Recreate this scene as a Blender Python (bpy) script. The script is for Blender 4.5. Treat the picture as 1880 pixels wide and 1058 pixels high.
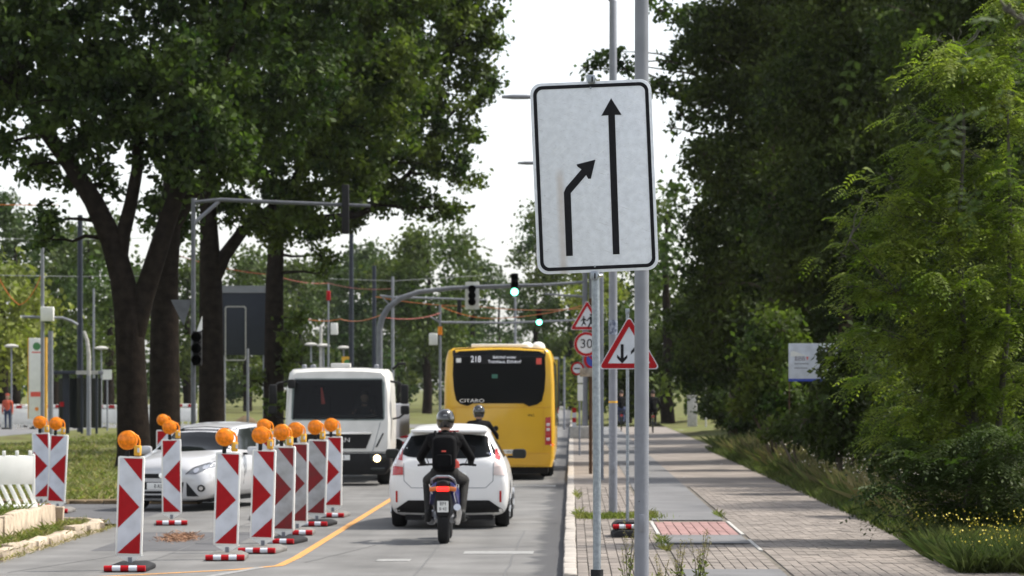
import bpy, bmesh, math, random
import numpy as np
from mathutils import Vector, Matrix
from mathutils.bvhtree import BVHTree
R = math.radians
scene = bpy.context.scene
for o in list(bpy.data.objects): bpy.data.objects.remove(o)
COL = scene.collection
# ------------------------------------------------------------------ camera
F_PX, VPX, HZY, CAM_H = 5500.0, 1050.0, 712.0, 2.1     # focal length in photo pixels, vanishing point, horizon, camera height
cam = bpy.data.cameras.new('camera'); camo = bpy.data.objects.new('camera', cam); COL.objects.link(camo)
camo.location = (0, 0, CAM_H); camo.rotation_euler = (R(90), 0, 0)
cam.sensor_width = 36.0; cam.lens = F_PX / 1880 * 36
cam.shift_x = -(VPX - 940) / 1880; cam.shift_y = (HZY - 529) / 1880
cam.clip_start = 0.5; cam.clip_end = 6000
cam.dof.use_dof = True; cam.dof.focus_distance = 19.7; cam.dof.aperture_fstop = 6.6
scene.camera = camo
# ------------------------------------------------------------------ light
SUN_EL, SUN_AZ = R(55), R(75)          # azimuth from +Y (view) towards +X (right)
world = bpy.data.worlds.new('World'); scene.world = world; world.use_nodes = True
nt = world.node_tree; nt.nodes.clear()
sky = nt.nodes.new('ShaderNodeTexSky'); sky.sky_type = 'NISHITA'; sky.sun_disc = False
sky.sun_elevation = SUN_EL; sky.sun_rotation = SUN_AZ
sky.air_density = 1.0; sky.dust_density = 1.5; sky.ozone_density = 1.0
hs = nt.nodes.new('ShaderNodeHueSaturation'); hs.inputs['Saturation'].default_value = 0.32
bg = nt.nodes.new('ShaderNodeBackground'); bg.inputs[1].default_value = 0.135
wo = nt.nodes.new('ShaderNodeOutputWorld')
nt.links.new(sky.outputs[0], hs.inputs['Color']); nt.links.new(hs.outputs[0], bg.inputs[0]); nt.links.new(bg.outputs[0], wo.inputs[0])
sl = bpy.data.lights.new('sun', 'SUN'); sl.energy = 3.2; sl.angle = R(3); sl.color = (1.0, 0.94, 0.84)
so = bpy.data.objects.new('sun', sl); COL.objects.link(so)
sd = Vector((math.sin(SUN_AZ) * math.cos(SUN_EL), math.cos(SUN_AZ) * math.cos(SUN_EL), math.sin(SUN_EL)))
so.rotation_euler = sd.to_track_quat('Z', 'Y').to_euler(); so.location = (30, 30, 40)
scene.view_settings.view_transform = 'Standard'; scene.view_settings.look = 'None'
scene.view_settings.gamma = 1.0; scene.view_settings.use_curve_mapping = False
scene.view_settings.exposure = 1.0
scene.render.engine = 'CYCLES'
scene.cycles.max_bounces = 6; scene.cycles.transparent_max_bounces = 4

# ------------------------------------------------------------------ helpers
def W(px, py, Y):
    s = F_PX / Y
    return Vector(((px - VPX) / s, Y, CAM_H + (HZY - py) / s))
def XW(px, Y): return (px - VPX) * Y / F_PX
def ZW(py, Y): return CAM_H + (HZY - py) * Y / F_PX

def mat(name, col, rough=0.6, metal=0.0, var=0.0, scale=5.0, bump=0.0, coat=0.0, col2=None, emit=None, bscale=None, island=0.0, spec=0.5):
    m = bpy.data.materials.new(name); m.use_nodes = True
    t = m.node_tree; b = t.nodes['Principled BSDF']
    b.inputs['Roughness'].default_value = rough; b.inputs['Metallic'].default_value = metal
    b.inputs['Coat Weight'].default_value = coat; b.inputs['Coat Roughness'].default_value = 0.08
    b.inputs['Specular IOR Level'].default_value = spec
    c = (*col, 1)
    b.inputs['Base Color'].default_value = c
    if var or col2 or bump:
        tc = t.nodes.new('ShaderNodeTexCoord')
        n = t.nodes.new('ShaderNodeTexNoise'); n.inputs['Scale'].default_value = scale; n.inputs['Detail'].default_value = 6
        t.links.new(tc.outputs['Object'], n.inputs['Vector'])
        if var or col2:
            r = t.nodes.new('ShaderNodeValToRGB')
            c2 = col2 if col2 else tuple(max(0, x * (1 - var)) for x in col)
            c1 = col if col2 else tuple(x * (1 + var * 0.5) for x in col)
            r.color_ramp.elements[0].position = 0.33; r.color_ramp.elements[1].position = 0.67
            r.color_ramp.elements[0].color = (*c2, 1); r.color_ramp.elements[1].color = (*c1, 1)
            t.links.new(n.outputs['Fac'], r.inputs['Fac'])
            out = r.outputs['Color']
            if island:
                g = t.nodes.new('ShaderNodeNewGeometry'); oi = t.nodes.new('ShaderNodeObjectInfo')
                ad = t.nodes.new('ShaderNodeMath'); ad.operation = 'ADD'
                t.links.new(g.outputs['Random Per Island'], ad.inputs[0]); t.links.new(oi.outputs['Random'], ad.inputs[1])
                fr = t.nodes.new('ShaderNodeMath'); fr.operation = 'FRACT'; t.links.new(ad.outputs[0], fr.inputs[0])
                mr = t.nodes.new('ShaderNodeMapRange'); mr.inputs['To Min'].default_value = 1 - island; mr.inputs['To Max'].default_value = 1 + island
                t.links.new(fr.outputs[0], mr.inputs['Value'])
                mx = t.nodes.new('ShaderNodeVectorMath'); mx.operation = 'SCALE'
                t.links.new(out, mx.inputs[0]); t.links.new(mr.outputs[0], mx.inputs['Scale']); out = mx.outputs[0]
            t.links.new(out, b.inputs['Base Color'])
        if bump:
            n2 = t.nodes.new('ShaderNodeTexNoise'); n2.inputs['Scale'].default_value = bscale or scale * 6; n2.inputs['Detail'].default_value = 5
            t.links.new(tc.outputs['Object'], n2.inputs['Vector'])
            bp = t.nodes.new('ShaderNodeBump'); bp.inputs['Strength'].default_value = bump; bp.inputs['Distance'].default_value = 0.02
            t.links.new(n2.outputs['Fac'], bp.inputs['Height']); t.links.new(bp.outputs[0], b.inputs['Normal'])
    if emit:
        b.inputs['Emission Color'].default_value = (*emit[0], 1); b.inputs['Emission Strength'].default_value = emit[1]
    return m

def leafmat(name, ca, cb, trans=0.35, scale=0.35, vary=0.45):
    m = bpy.data.materials.new(name); m.use_nodes = True; t = m.node_tree
    b = t.nodes['Principled BSDF']; out = t.nodes['Material Output']
    b.inputs['Roughness'].default_value = 0.6; b.inputs['Specular IOR Level'].default_value = 0.2
    tc = t.nodes.new('ShaderNodeTexCoord'); n = t.nodes.new('ShaderNodeTexNoise'); n.inputs['Scale'].default_value = scale; n.inputs['Detail'].default_value = 3
    t.links.new(tc.outputs['Object'], n.inputs['Vector'])
    r = t.nodes.new('ShaderNodeValToRGB'); r.color_ramp.elements[0].position = 0.35; r.color_ramp.elements[1].position = 0.65
    r.color_ramp.elements[0].color = (*ca, 1); r.color_ramp.elements[1].color = (*cb, 1)
    t.links.new(n.outputs['Fac'], r.inputs['Fac'])
    g = t.nodes.new('ShaderNodeNewGeometry'); mr = t.nodes.new('ShaderNodeMapRange')
    mr.inputs['To Min'].default_value = 1 - vary; mr.inputs['To Max'].default_value = 1 + vary
    t.links.new(g.outputs['Random Per Island'], mr.inputs['Value'])
    mx = t.nodes.new('ShaderNodeVectorMath'); mx.operation = 'SCALE'; t.links.new(r.outputs['Color'], mx.inputs[0]); t.links.new(mr.outputs[0], mx.inputs['Scale'])
    t.links.new(mx.outputs[0], b.inputs['Base Color'])
    tr = t.nodes.new('ShaderNodeBsdfTranslucent')
    m2 = t.nodes.new('ShaderNodeVectorMath'); m2.operation = 'MULTIPLY'; m2.inputs[1].default_value = (1.05, 1.22, 0.6)
    t.links.new(mx.outputs[0], m2.inputs[0]); t.links.new(m2.outputs[0], tr.inputs['Color'])
    ms = t.nodes.new('ShaderNodeMixShader'); ms.inputs[0].default_value = trans
    t.links.new(b.outputs[0], ms.inputs[1]); t.links.new(tr.outputs[0], ms.inputs[2]); t.links.new(ms.outputs[0], out.inputs['Surface'])
    return m

def tag(o, label=None, cat=None, group=None, kind=None):
    if label: o['label'] = label
    if cat: o['category'] = cat
    if group: o['group'] = group
    if kind: o['kind'] = kind
    return o
def thing(name, label, cat, loc=(0, 0, 0), rz=0.0, group=None, rot=None):
    o = bpy.data.objects.new(name, None); COL.objects.link(o); o.empty_display_size = 0.2
    o.location = loc; o.rotation_euler = rot if rot else (0, 0, rz)
    return tag(o, label, cat, group)
def link(name, me, parent=None):
    o = bpy.data.objects.new(name, me); COL.objects.link(o)
    if parent: o.parent = parent
    return o
def copy_tree(o, parent=None):
    c = o.copy(); COL.objects.link(c); c.parent = parent
    for ch in list(o.children): copy_tree(ch, c)
    return c

class MB:
    def __init__(s): s.v = []; s.f = []; s.mi = []
    def add(s, vs, fs, mi=0):
        k = len(s.v); s.v += [tuple(v) for v in vs]; s.f += [tuple(i + k for i in f) for f in fs]; s.mi += [mi] * len(fs); return s
    def box(s, c, d, rz=0.0, mi=0, ry=0.0):
        x, y, z = d[0] / 2, d[1] / 2, d[2] / 2
        M = Matrix.Rotation(rz, 3, 'Z') @ Matrix.Rotation(ry, 3, 'Y')
        vs = [M @ Vector((a * x, b * y, e * z)) + Vector(c) for a in (-1, 1) for b in (-1, 1) for e in (-1, 1)]
        return s.add(vs, [(0, 1, 3, 2), (4, 6, 7, 5), (0, 4, 5, 1), (2, 3, 7, 6), (0, 2, 6, 4), (1, 5, 7, 3)], mi)
    def tube(s, pts, rad, n=8, mi=0, caps=True):
        pts = [Vector(p) for p in pts]
        if not isinstance(rad, (list, tuple)): rad = [rad] * len(pts)
        k = len(s.v); up = None; rings = []
        for i, p in enumerate(pts):
            d = (pts[min(i + 1, len(pts) - 1)] - pts[max(i - 1, 0)]).normalized()
            if up is None: up = Vector((0, 0, 1)) if abs(d.z) < 0.9 else Vector((1, 0, 0))
            a = d.cross(up)
            if a.length < 1e-4: a = d.orthogonal()
            a.normalize(); b = a.cross(d).normalized(); up = b
            rings.append([p + (a * math.cos(2 * math.pi * j / n) + b * math.sin(2 * math.pi * j / n)) * rad[i] for j in range(n)])
        vs = [v for r in rings for v in r]; fs = []
        for i in range(len(pts) - 1):
            for j in range(n):
                a0 = i * n + j; a1 = i * n + (j + 1) % n; fs.append((a0, a1, a1 + n, a0 + n))
        if caps: fs.append(tuple(range(n))[::-1]); fs.append(tuple((len(pts) - 1) * n + j for j in range(n)))
        return s.add(vs, fs, mi)
    def prism(s, poly, o, u, v, depth, mi=0):
        # polygon (a,b) in plane o + a*u + b*v, extruded along -u x v by depth (front face stays at o)
        o, u, v = Vector(o), Vector(u), Vector(v); w = u.cross(v).normalized()
        n = len(poly)
        vs = [o + u * a + v * b for a, b in poly] + [o + u * a + v * b - w * depth for a, b in poly]
        fs = [tuple(range(n)), tuple(range(2 * n - 1, n - 1, -1))]
        for i in range(n): j = (i + 1) % n; fs.append((i, i + n, j + n, j))
        return s.add(vs, fs, mi)
    def lathe(s, prof, o, axis='Z', n=20, mi=0, arc=None):
        o = Vector(o)
        ax = {'Z': (Vector((1, 0, 0)), Vector((0, 1, 0)), Vector((0, 0, 1))), 'Y': (Vector((1, 0, 0)), Vector((0, 0, 1)), Vector((0, 1, 0))), 'X': (Vector((0, 1, 0)), Vector((0, 0, 1)), Vector((1, 0, 0)))}[axis]
        vs = []; fs = []; m = len(prof)
        for r, h in prof:
            for j in range(n):
                a = 2 * math.pi * j / n; vs.append(o + ax[0] * r * math.cos(a) + ax[1] * r * math.sin(a) + ax[2] * h)
        for i in range(m - 1):
            for j in range(n): fs.append((i * n + j, i * n + (j + 1) % n, (i + 1) * n + (j + 1) % n, (i + 1) * n + j))
        fs.append(tuple(range(n))[::-1]); fs.append(tuple((m - 1) * n + j for j in range(n)))
        return s.add(vs, fs, mi)
    def loft(s, rings, mi=0):
        n = len(rings[0]); vs = [v for r in rings for v in r]; fs = []
        for i in range(len(rings) - 1):
            for j in range(n): fs.append((i * n + j, i * n + (j + 1) % n, (i + 1) * n + (j + 1) % n, (i + 1) * n + j))
        fs.append(tuple(range(n))[::-1]); fs.append(tuple((len(rings) - 1) * n + j for j in range(n)))
        return s.add(vs, fs, mi)
    def mesh(s, name, bevel=0.0, smooth=True, seg=2):
        me = bpy.data.meshes.new(name); me.from_pydata(s.v, [], s.f)
        if any(s.mi): me.polygons.foreach_set('material_index', s.mi)
        bm = bmesh.new(); bm.from_mesh(me)
        bmesh.ops.recalc_face_normals(bm, faces=bm.faces)
        if bevel:
            es = [e for e in bm.edges if len(e.link_faces) == 2 and e.calc_face_angle(0) > 0.5]
            bmesh.ops.bevel(bm, geom=es, offset=bevel, segments=seg, affect='EDGES', profile=0.5)
        bm.to_mesh(me); bm.free()
        if smooth:
            me.polygons.foreach_set('use_smooth', [True] * len(me.polygons))
            me.set_sharp_from_angle(angle=R(38))
        me.update(); return me
    def build(s, name, m, parent=None, bevel=0.0, smooth=True, label=None):
        me = s.mesh(name, bevel, smooth)
        for q in (m if isinstance(m, (list, tuple)) else [m]): me.materials.append(q)
        o = link(name, me, parent)
        if label: o['label'] = label
        return o

def rrect(w, h, r, n=5):
    p = []
    for cx, cy, a0 in ((w / 2 - r, h / 2 - r, 0), (-w / 2 + r, h / 2 - r, 90), (-w / 2 + r, -h / 2 + r, 180), (w / 2 - r, -h / 2 + r, 270)):
        for i in range(n + 1):
            a = R(a0 + 90 * i / n); p.append((cx + r * math.cos(a), cy + r * math.sin(a)))
    return p
def circ(r, n=28, cx=0, cy=0): return [(cx + r * math.cos(2 * math.pi * i / n), cy + r * math.sin(2 * math.pi * i / n)) for i in range(n)]
def rtri(side, r, n=5):
    h = side * math.sqrt(3) / 2; P = [(0, h * 2 / 3), (-side / 2, -h / 3), (side / 2, -h / 3)]; out = []
    for i, (x, y) in enumerate(P):
        L = math.hypot(x, y); cx, cy = x * (1 - 2 * r / L), y * (1 - 2 * r / L); a0 = math.atan2(y, x)
        for k in range(n + 1):
            a = a0 - R(60) + R(120) * k / n; out.append((cx + r * math.cos(a), cy + r * math.sin(a)))
    return out
UX, UY, UZ = Vector((1, 0, 0)), Vector((0, 1, 0)), Vector((0, 0, 1))
def plate(poly, y, name, m, parent, th=0.002, cx=0, cz=0):   # flat piece facing the viewer (-Y)
    return MB().prism(poly, (cx, y, cz), UX, UZ, th).build(name, m, parent, smooth=False)
def text(body, size, name, m, parent, loc, ext=0.001, align='CENTER', rot=(R(90), 0, 0), sx=1.0):
    c = bpy.data.curves.new(name, 'FONT'); c.body = body; c.size = size; c.extrude = ext; c.align_x = align; c.align_y = 'CENTER'
    tmp = bpy.data.objects.new('tmp', c); COL.objects.link(tmp)
    dg = bpy.context.evaluated_depsgraph_get(); me = bpy.data.meshes.new_from_object(tmp.evaluated_get(dg))
    bpy.data.objects.remove(tmp); bpy.data.curves.remove(c)
    me.materials.clear(); me.materials.append(m)
    o = link(name, me, parent); o.location = loc; o.rotation_euler = rot; o.scale = (sx, 1, 1); return o
def evaluated(me, mods):
    o = bpy.data.objects.new('tmp', me); COL.objects.link(o)
    for ty, kw in mods:
        m = o.modifiers.new('m', ty)
        for k, v in kw.items(): setattr(m, k, v)
    dg = bpy.context.evaluated_depsgraph_get(); out = bpy.data.meshes.new_from_object(o.evaluated_get(dg))
    bpy.data.objects.remove(o); return out

# ---- conforming panels: cut a polygon into cells and drop it on a body surface
def bvh_of(me): return BVHTree.FromPolygons([v.co.copy() for v in me.vertices], [tuple(p.vertices) for p in me.polygons])
def panel(bvh, poly, view, name, m, parent, off=0.006, step=0.06, skirt=0.02, label=None):
    bm = bmesh.new()
    if view in ('rear', 'front'): vs = [bm.verts.new((a, 0, b)) for a, b in poly]; axes = ((0, UX), (2, UZ))
    elif view == 'top': vs = [bm.verts.new((a, b, 0)) for a, b in poly]; axes = ((0, UX), (1, UY))
    else: vs = [bm.verts.new((0, a, b)) for a, b in poly]; axes = ((1, UY), (2, UZ))
    bm.faces.new(vs)
    for i, ax in axes:
        lo = min(v.co[i] for v in bm.verts); hi = max(v.co[i] for v in bm.verts); x = lo + step
        while x < hi - step * 0.3:
            bmesh.ops.bisect_plane(bm, geom=bm.verts[:] + bm.edges[:] + bm.faces[:], plane_co=ax * x, plane_no=ax, dist=1e-5); x += step
    cen = sum((v.co for v in bm.verts), Vector()) / len(bm.verts)
    d = {'rear': UY, 'front': -UY, 'left': UX, 'right': -UX, 'top': -UZ}[view]
    for v in bm.verts:
        h = bvh.ray_cast(v.co - d * 20, d)
        k = 0
        while h[0] is None and k < 40:
            k += 1; h = bvh.ray_cast(v.co + (cen - v.co) * (.02 * k) - d * 20, d)
        v.co = h[0] - d * off if h[0] else v.co
    bd = [e for e in bm.edges if len(e.link_faces) == 1]
    ex = bmesh.ops.extrude_edge_only(bm, edges=bd)
    for g in ex['geom']:
        if isinstance(g, bmesh.types.BMVert): g.co += d * (skirt)
    bmesh.ops.recalc_face_normals(bm, faces=bm.faces)
    me = bpy.data.meshes.new(name); bm.to_mesh(me); bm.free()
    me.polygons.foreach_set('use_smooth', [True] * len(me.polygons)); me.set_sharp_from_angle(angle=R(40))
    me.materials.append(m); o = link(name, me, parent)
    if label: o['label'] = label
    return o
def mirror(poly): return [(-a, b) for a, b in poly][::-1]
def body_shell(stations, m, parent, name='body', lev=2, n_extra=None):
    # station: (y, zb, wl, wm, zm, wb, zbelt, wr, zr, crown)
    rings = []
    for (y, zb, wl, wm, zm, wb, zbe, wr, zr, cr) in stations:
        h = [(0, zb), (wl * .85, zb), (wl, zb + .08), (wm, zm), (wm * .3 + wb * .7, zm * .25 + zbe * .75), (wb, zbe), (wr, zr - .05), (wr * .86, zr), (wr * .4, zr + cr * .8), (0, zr + cr)]
        rings.append([Vector((x, y, z)) for x, z in h] + [Vector((-x, y, z)) for x, z in h[-2:0:-1]])
    mb = MB().loft(rings); me = mb.mesh(name, smooth=True)
    me2 = evaluated(me, [('SUBSURF', dict(levels=lev, render_levels=lev))])
    me2.polygons.foreach_set('use_smooth', [True] * len(me2.polygons))
    me2.materials.clear(); me2.materials.append(m)
    return link(name, me2, parent), bvh_of(me2)

def clear_glass(name, gloss=.12):
    m = bpy.data.materials.new(name); m.use_nodes = True; t = m.node_tree; t.nodes.clear(); o = t.nodes.new('ShaderNodeOutputMaterial')
    a = t.nodes.new('ShaderNodeBsdfTransparent'); a.inputs[0].default_value = (.42, .47, .47, 1); b = t.nodes.new('ShaderNodeBsdfGlossy'); b.inputs['Roughness'].default_value = .04; x = t.nodes.new('ShaderNodeMixShader'); x.inputs[0].default_value = gloss
    t.links.new(a.outputs[0], x.inputs[1]); t.links.new(b.outputs[0], x.inputs[2]); t.links.new(x.outputs[0], o.inputs[0]); return m
# ---- foliage
def fill_mesh(me, V, Fc):
    nv, nf, k = len(V), len(Fc), Fc.shape[1]
    me.vertices.add(nv); me.vertices.foreach_set('co', V.astype(np.float32).ravel())
    me.loops.add(nf * k); me.loops.foreach_set('vertex_index', Fc.astype(np.int32).ravel())
    me.polygons.add(nf); me.polygons.foreach_set('loop_start', np.arange(0, nf * k, k, dtype=np.int32))
    try: me.polygons.foreach_set('loop_total', np.full(nf, k, dtype=np.int32))
    except Exception: pass
    me.update(calc_edges=True); me.validate()
def unit(a): return a / np.maximum(np.linalg.norm(a, axis=-1, keepdims=True), 1e-6)
def diamonds(P, D, L, Wd, rng, fold=0.25):
    n = len(P); rnd = unit(rng.normal(size=(n, 3))); S = unit(np.cross(D, rnd)); N = np.cross(S, D)
    L = np.asarray(L).reshape(-1, 1) * np.ones((n, 1)); Wd = np.asarray(Wd).reshape(-1, 1) * np.ones((n, 1))
    V = np.empty((n, 4, 3)); V[:, 0] = P; V[:, 1] = P + D * L * .48 + S * Wd * .5 + N * L * fold * .4; V[:, 2] = P + D * L; V[:, 3] = P + D * L * .48 - S * Wd * .5 + N * L * fold * .4
    return V.reshape(-1, 3), np.arange(n * 4).reshape(-1, 4)
def crown_points(blobs, lai, larea, rng, clump=0.34, per=26, shell=0.45):
    P = []
    for (c, r) in blobs:
        n = int(lai * math.pi * r[0] * r[2] / larea); k = max(3, n // per)
        q = unit(rng.normal(size=(k, 3))) * (rng.random((k, 1)) ** shell)
        C = np.array(c) + q * np.array(r)
        ids = rng.integers(0, k, n); cs = clump * (0.6 + rng.random(k) * 0.9)
        off = rng.normal(size=(n, 3)) * cs[ids][:, None] * 0.55 * np.array([1, 1, .75])
        P.append(C[ids] + off)
    return np.concatenate(P)
def foliage(name, blobs, m, parent, seed, lai=5.0, L=0.17, Wd=0.1, clump=0.34, per=26, droop=0.35, shell=0.45):
    rng = np.random.default_rng(seed)
    P = crown_points(blobs, lai, L * Wd * .5, rng, clump, per, shell)
    D = rng.normal(size=P.shape); D[:, 2] -= droop; D = unit(D)
    sc = 0.7 + 0.6 * rng.random(len(P))
    V, Fc = diamonds(P, D, L * sc, Wd * sc, rng)
    me = bpy.data.meshes.new(name); fill_mesh(me, V, Fc); me.materials.append(m)
    return link(name, me, parent)
def wobble(a, b, rng, n=5, amp=0.12):
    a, b = Vector(a), Vector(b); L = (b - a).length; out = []
    for i in range(n + 1):
        t = i / n; p = a.lerp(b, t)
        if 0 < i < n: p += Vector((rng.uniform(-1, 1), rng.uniform(-1, 1), rng.uniform(-.5, .9))) * L * amp * math.sin(math.pi * t) * .6
        out.append(p)
    return out
def tree(name, label, cat, base, limbs, blobs, lm, bark, seed, group=None, lai=5, L=.17, Wd=.1, clump=.34, twigs=True, droop=.35, shell=.45, per=26, crown_m=None, brr=1.0):
    """limbs: list of (points(world), radii). blobs: list (centre(world), (rx,ry,rz))."""
    b = Vector(base); t = thing(name, label, cat, b, group=group); rng = random.Random(seed)
    mb = MB(); nodes = []
    for pts, rad in limbs:
        pts = [Vector(p) - b for p in pts]; mb.tube(pts, rad, n=10)
        for i in range(len(pts) - 1):
            for k in range(4): nodes.append((pts[i].lerp(pts[i + 1], k / 4), rad[i] + (rad[i + 1] - rad[i]) * k / 4))
    lb = [(Vector(c) - b, r) for c, r in blobs]
    if twigs:
        for c, r in lb:
            cand = [(p, q) for p, q in nodes if p.z < c.z + .5 * r[2]] or nodes
            p, q = min(cand, key=lambda n: (n[0] - c).length + (0.0 if n[1] > .03 else 1))
            d = (c - p).length
            if d > r[0] * .4:
                rr = min(q * .7, .05 + .014 * d) * brr; pts = wobble(p, c, rng); mb.tube(pts, [rr * (1 - .7 * i / 5) for i in range(6)], n=6)
            for k in range(4):
                e = c + Vector((rng.uniform(-1, 1) * r[0], rng.uniform(-1, 1) * r[1], rng.uniform(-.8, .9) * r[2])) * .9
                mb.tube(wobble(c, e, rng, 4, .18), [.035 * brr * (1 - .17 * i) for i in range(5)], n=4)
    o = mb.build('trunk', bark, t)
    foliage('crown', [(tuple(c), r) for c, r in lb], crown_m or lm, t, seed, lai, L, Wd, clump, per, droop, shell)
    return t
def blob(px, py, rp, Y, dy=0.0, ky=1.2, kz=0.85):
    s = F_PX / Y; r = rp / s; c = W(px, py, Y); return ((c.x, Y + dy, c.z), (r, r * ky, r * kz))
def blades(name, pts, h, w, m, parent, seed, lean=.35, kind='stuff'):
    rng = np.random.default_rng(seed); P = np.asarray(pts, float); n = len(P)
    D = rng.normal(size=(n, 3)) * lean; D[:, 2] = 1; D = unit(D); hh = (h * (0.5 + rng.random(n)))[:, None]; a = rng.random(n) * 6.28
    S = np.stack([np.cos(a), np.sin(a), 0 * a], 1) * w
    V = np.empty((n, 4, 3)); V[:, 0] = P - S * .5; V[:, 1] = P + S * .5
    bend = np.stack([D[:, 0], D[:, 1], D[:, 2] * 0], 1) * hh * .6
    mid = P + D * hh * .6; V[:, 2] = mid + S * .35; V[:, 3] = P + D * hh + bend
    me = bpy.data.meshes.new(name); fill_mesh(me, V.reshape(-1, 3), np.arange(n * 4).reshape(-1, 4)); me.materials.append(m)
    o = link(name, me, parent)
    if kind: o['kind'] = kind
    return o

# ---- people: capsules fused by voxel remesh into one skin, materials by nearest limb
def capsules_body(caps, mats, parent, name='body', vox=0.014, smooth=6):
    mb = MB()
    for (a, b, ra, rb, mi) in caps:
        a, b = Vector(a), Vector(b); d = (b - a); L = d.length; d = d.normalized() if L > 1e-5 else UZ
        pts = []; rad = []
        for k in range(4): t = math.cos(R(90 - k * 30 + 0)); an = R(k * 30); pts.append(a - d * ra * math.cos(an)); rad.append(max(ra * math.sin(an), .001))
        for k in range(1, 4): an = R(90 - k * 30); pts.append(b + d * rb * math.cos(an) if True else b); rad.append(max(rb * math.sin(an), .001))
        pts.insert(4, b.copy()); rad.insert(4, rb)
        mb.tube(pts, rad, n=12)
    me = mb.mesh(name)
    me = evaluated(me, [('REMESH', dict(mode='VOXEL', voxel_size=vox, use_smooth_shade=True)), ('SMOOTH', dict(factor=.5, iterations=smooth))])
    me.materials.clear()
    for q in mats: me.materials.append(q)
    A = np.array([c[0] for c in caps], float); B = np.array([c[1] for c in caps], float); ra = np.array([c[2] for c in caps]); rb = np.array([c[3] for c in caps]); mi = np.array([c[4] for c in caps])
    n = len(me.polygons); C = np.empty(n * 3, np.float32); me.polygons.foreach_get('center', C); C = C.reshape(-1, 1, 3)
    AB = (B - A)[None]; t = np.clip(((C - A[None]) * AB).sum(-1) / np.maximum((AB ** 2).sum(-1), 1e-9), 0, 1)
    dist = np.linalg.norm(C - (A[None] + AB * t[..., None]), axis=-1) - (ra + (rb - ra) * t)
    me.polygons.foreach_set('material_index', mi[dist.argmin(1)].astype(np.int32)); me.polygons.foreach_set('use_smooth', [True] * n); me.update()
    return link(name, me, parent)
# ================================================================== materials
M = {}
def road_material():
    m = mat('asphalt', (.145, .143, .14), .85, var=.25, scale=.9, bump=.35, bscale=90); t = m.node_tree; b = t.nodes['Principled BSDF']
    ramp = b.inputs['Base Color'].links[0].from_socket
    tc = t.nodes.new('ShaderNodeTexCoord'); sp = t.nodes.new('ShaderNodeSeparateXYZ'); t.links.new(tc.outputs['Object'], sp.inputs[0])
    n = t.nodes.new('ShaderNodeTexNoise'); n.inputs['Scale'].default_value = 1.3; n.inputs['Detail'].default_value = 8; t.links.new(tc.outputs['Object'], n.inputs['Vector'])
    a = t.nodes.new('ShaderNodeMath'); a.operation = 'MULTIPLY_ADD'; a.inputs[1].default_value = .7; t.links.new(n.outputs['Fac'], a.inputs[0]); t.links.new(sp.outputs['X'], a.inputs[2])
    mr = t.nodes.new('ShaderNodeMapRange'); mr.inputs['From Min'].default_value = -.16; mr.inputs['From Max'].default_value = -.02; t.links.new(a.outputs[0], mr.inputs['Value'])
    mx = t.nodes.new('ShaderNodeMix'); mx.data_type = 'RGBA'; mx.inputs['B'].default_value = (.06, .06, .064, 1)
    t.links.new(mr.outputs[0], mx.inputs['Factor']); t.links.new(ramp, mx.inputs['A'])
    # long worn wheel tracks and fine grit
    n3 = t.nodes.new('ShaderNodeTexNoise'); n3.inputs['Scale'].default_value = 60; n3.inputs['Detail'].default_value = 3; t.links.new(tc.outputs['Object'], n3.inputs['Vector'])
    mp = t.nodes.new('ShaderNodeMapping'); mp.inputs['Scale'].default_value = (1.6, .05, 1); t.links.new(tc.outputs['Object'], mp.inputs['Vector'])
    n4 = t.nodes.new('ShaderNodeTexNoise'); n4.inputs['Scale'].default_value = 1.0; t.links.new(mp.outputs[0], n4.inputs['Vector'])
    s1 = t.nodes.new('ShaderNodeMath'); s1.operation = 'ADD'; t.links.new(n3.outputs['Fac'], s1.inputs[0]); t.links.new(n4.outputs['Fac'], s1.inputs[1])
    mr2 = t.nodes.new('ShaderNodeMapRange'); mr2.inputs['From Min'].default_value = .6; mr2.inputs['From Max'].default_value = 1.4; mr2.inputs['To Min'].default_value = .66; mr2.inputs['To Max'].default_value = 1.3; t.links.new(s1.outputs[0], mr2.inputs['Value'])
    sc = t.nodes.new('ShaderNodeVectorMath'); sc.operation = 'SCALE'; t.links.new(mx.outputs['Result'], sc.inputs[0]); t.links.new(mr2.outputs[0], sc.inputs['Scale'])
    t.links.new(sc.outputs[0], b.inputs['Base Color']); return m
M['road'] = road_material()
M['asphalt2'] = mat('path asphalt', (.14, .14, .145), .85, var=.2, scale=1.2, bump=.3, bscale=80)
M['asphalt_dark'] = mat('dark asphalt', (.085, .085, .09), .85, var=.25, scale=1.0, bump=.3, bscale=80)
M['tar'] = mat('tar', (.105, .105, .105), .7, var=.2, scale=8)
M['grass_ground'] = mat('turf', (.13, .15, .045), .95, scale=.5, col2=(.085, .075, .035), bump=.8, bscale=12, spec=0.1)
M['soil'] = mat('soil', (.16, .12, .075), .95, var=.4, scale=2, bump=.8, spec=0.1)
M['paver'] = mat('concrete paver', (.20, .173, .152), .85, var=.3, scale=1.2, bump=.2, island=.16)
M['paver_red'] = mat('red paver', (.27, .155, .145), .85, var=.15, scale=1.5, bump=.2, island=.14)
M['joint'] = mat('joint sand', (.165, .15, .128), .95, var=.3, scale=3, spec=0.1)
M['kerb'] = mat('kerb granite', (.34, .31, .28), .8, var=.22, scale=4, bump=.3, island=.1)
M['kerb_old'] = mat('old kerb concrete', (.44, .36, .27), .9, var=.35, scale=6, bump=.6, island=.15)
M['whitestone'] = mat('white edging', (.42, .41, .39), .8, var=.2, scale=8)
M['white_line'] = mat('worn white paint', (.31, .31, .30), .7, scale=16, col2=(.17, .17, .17))
M['orange_line'] = mat('orange marking tape', (.64, .29, .05), .65, scale=7, col2=(.40, .21, .07))
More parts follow.
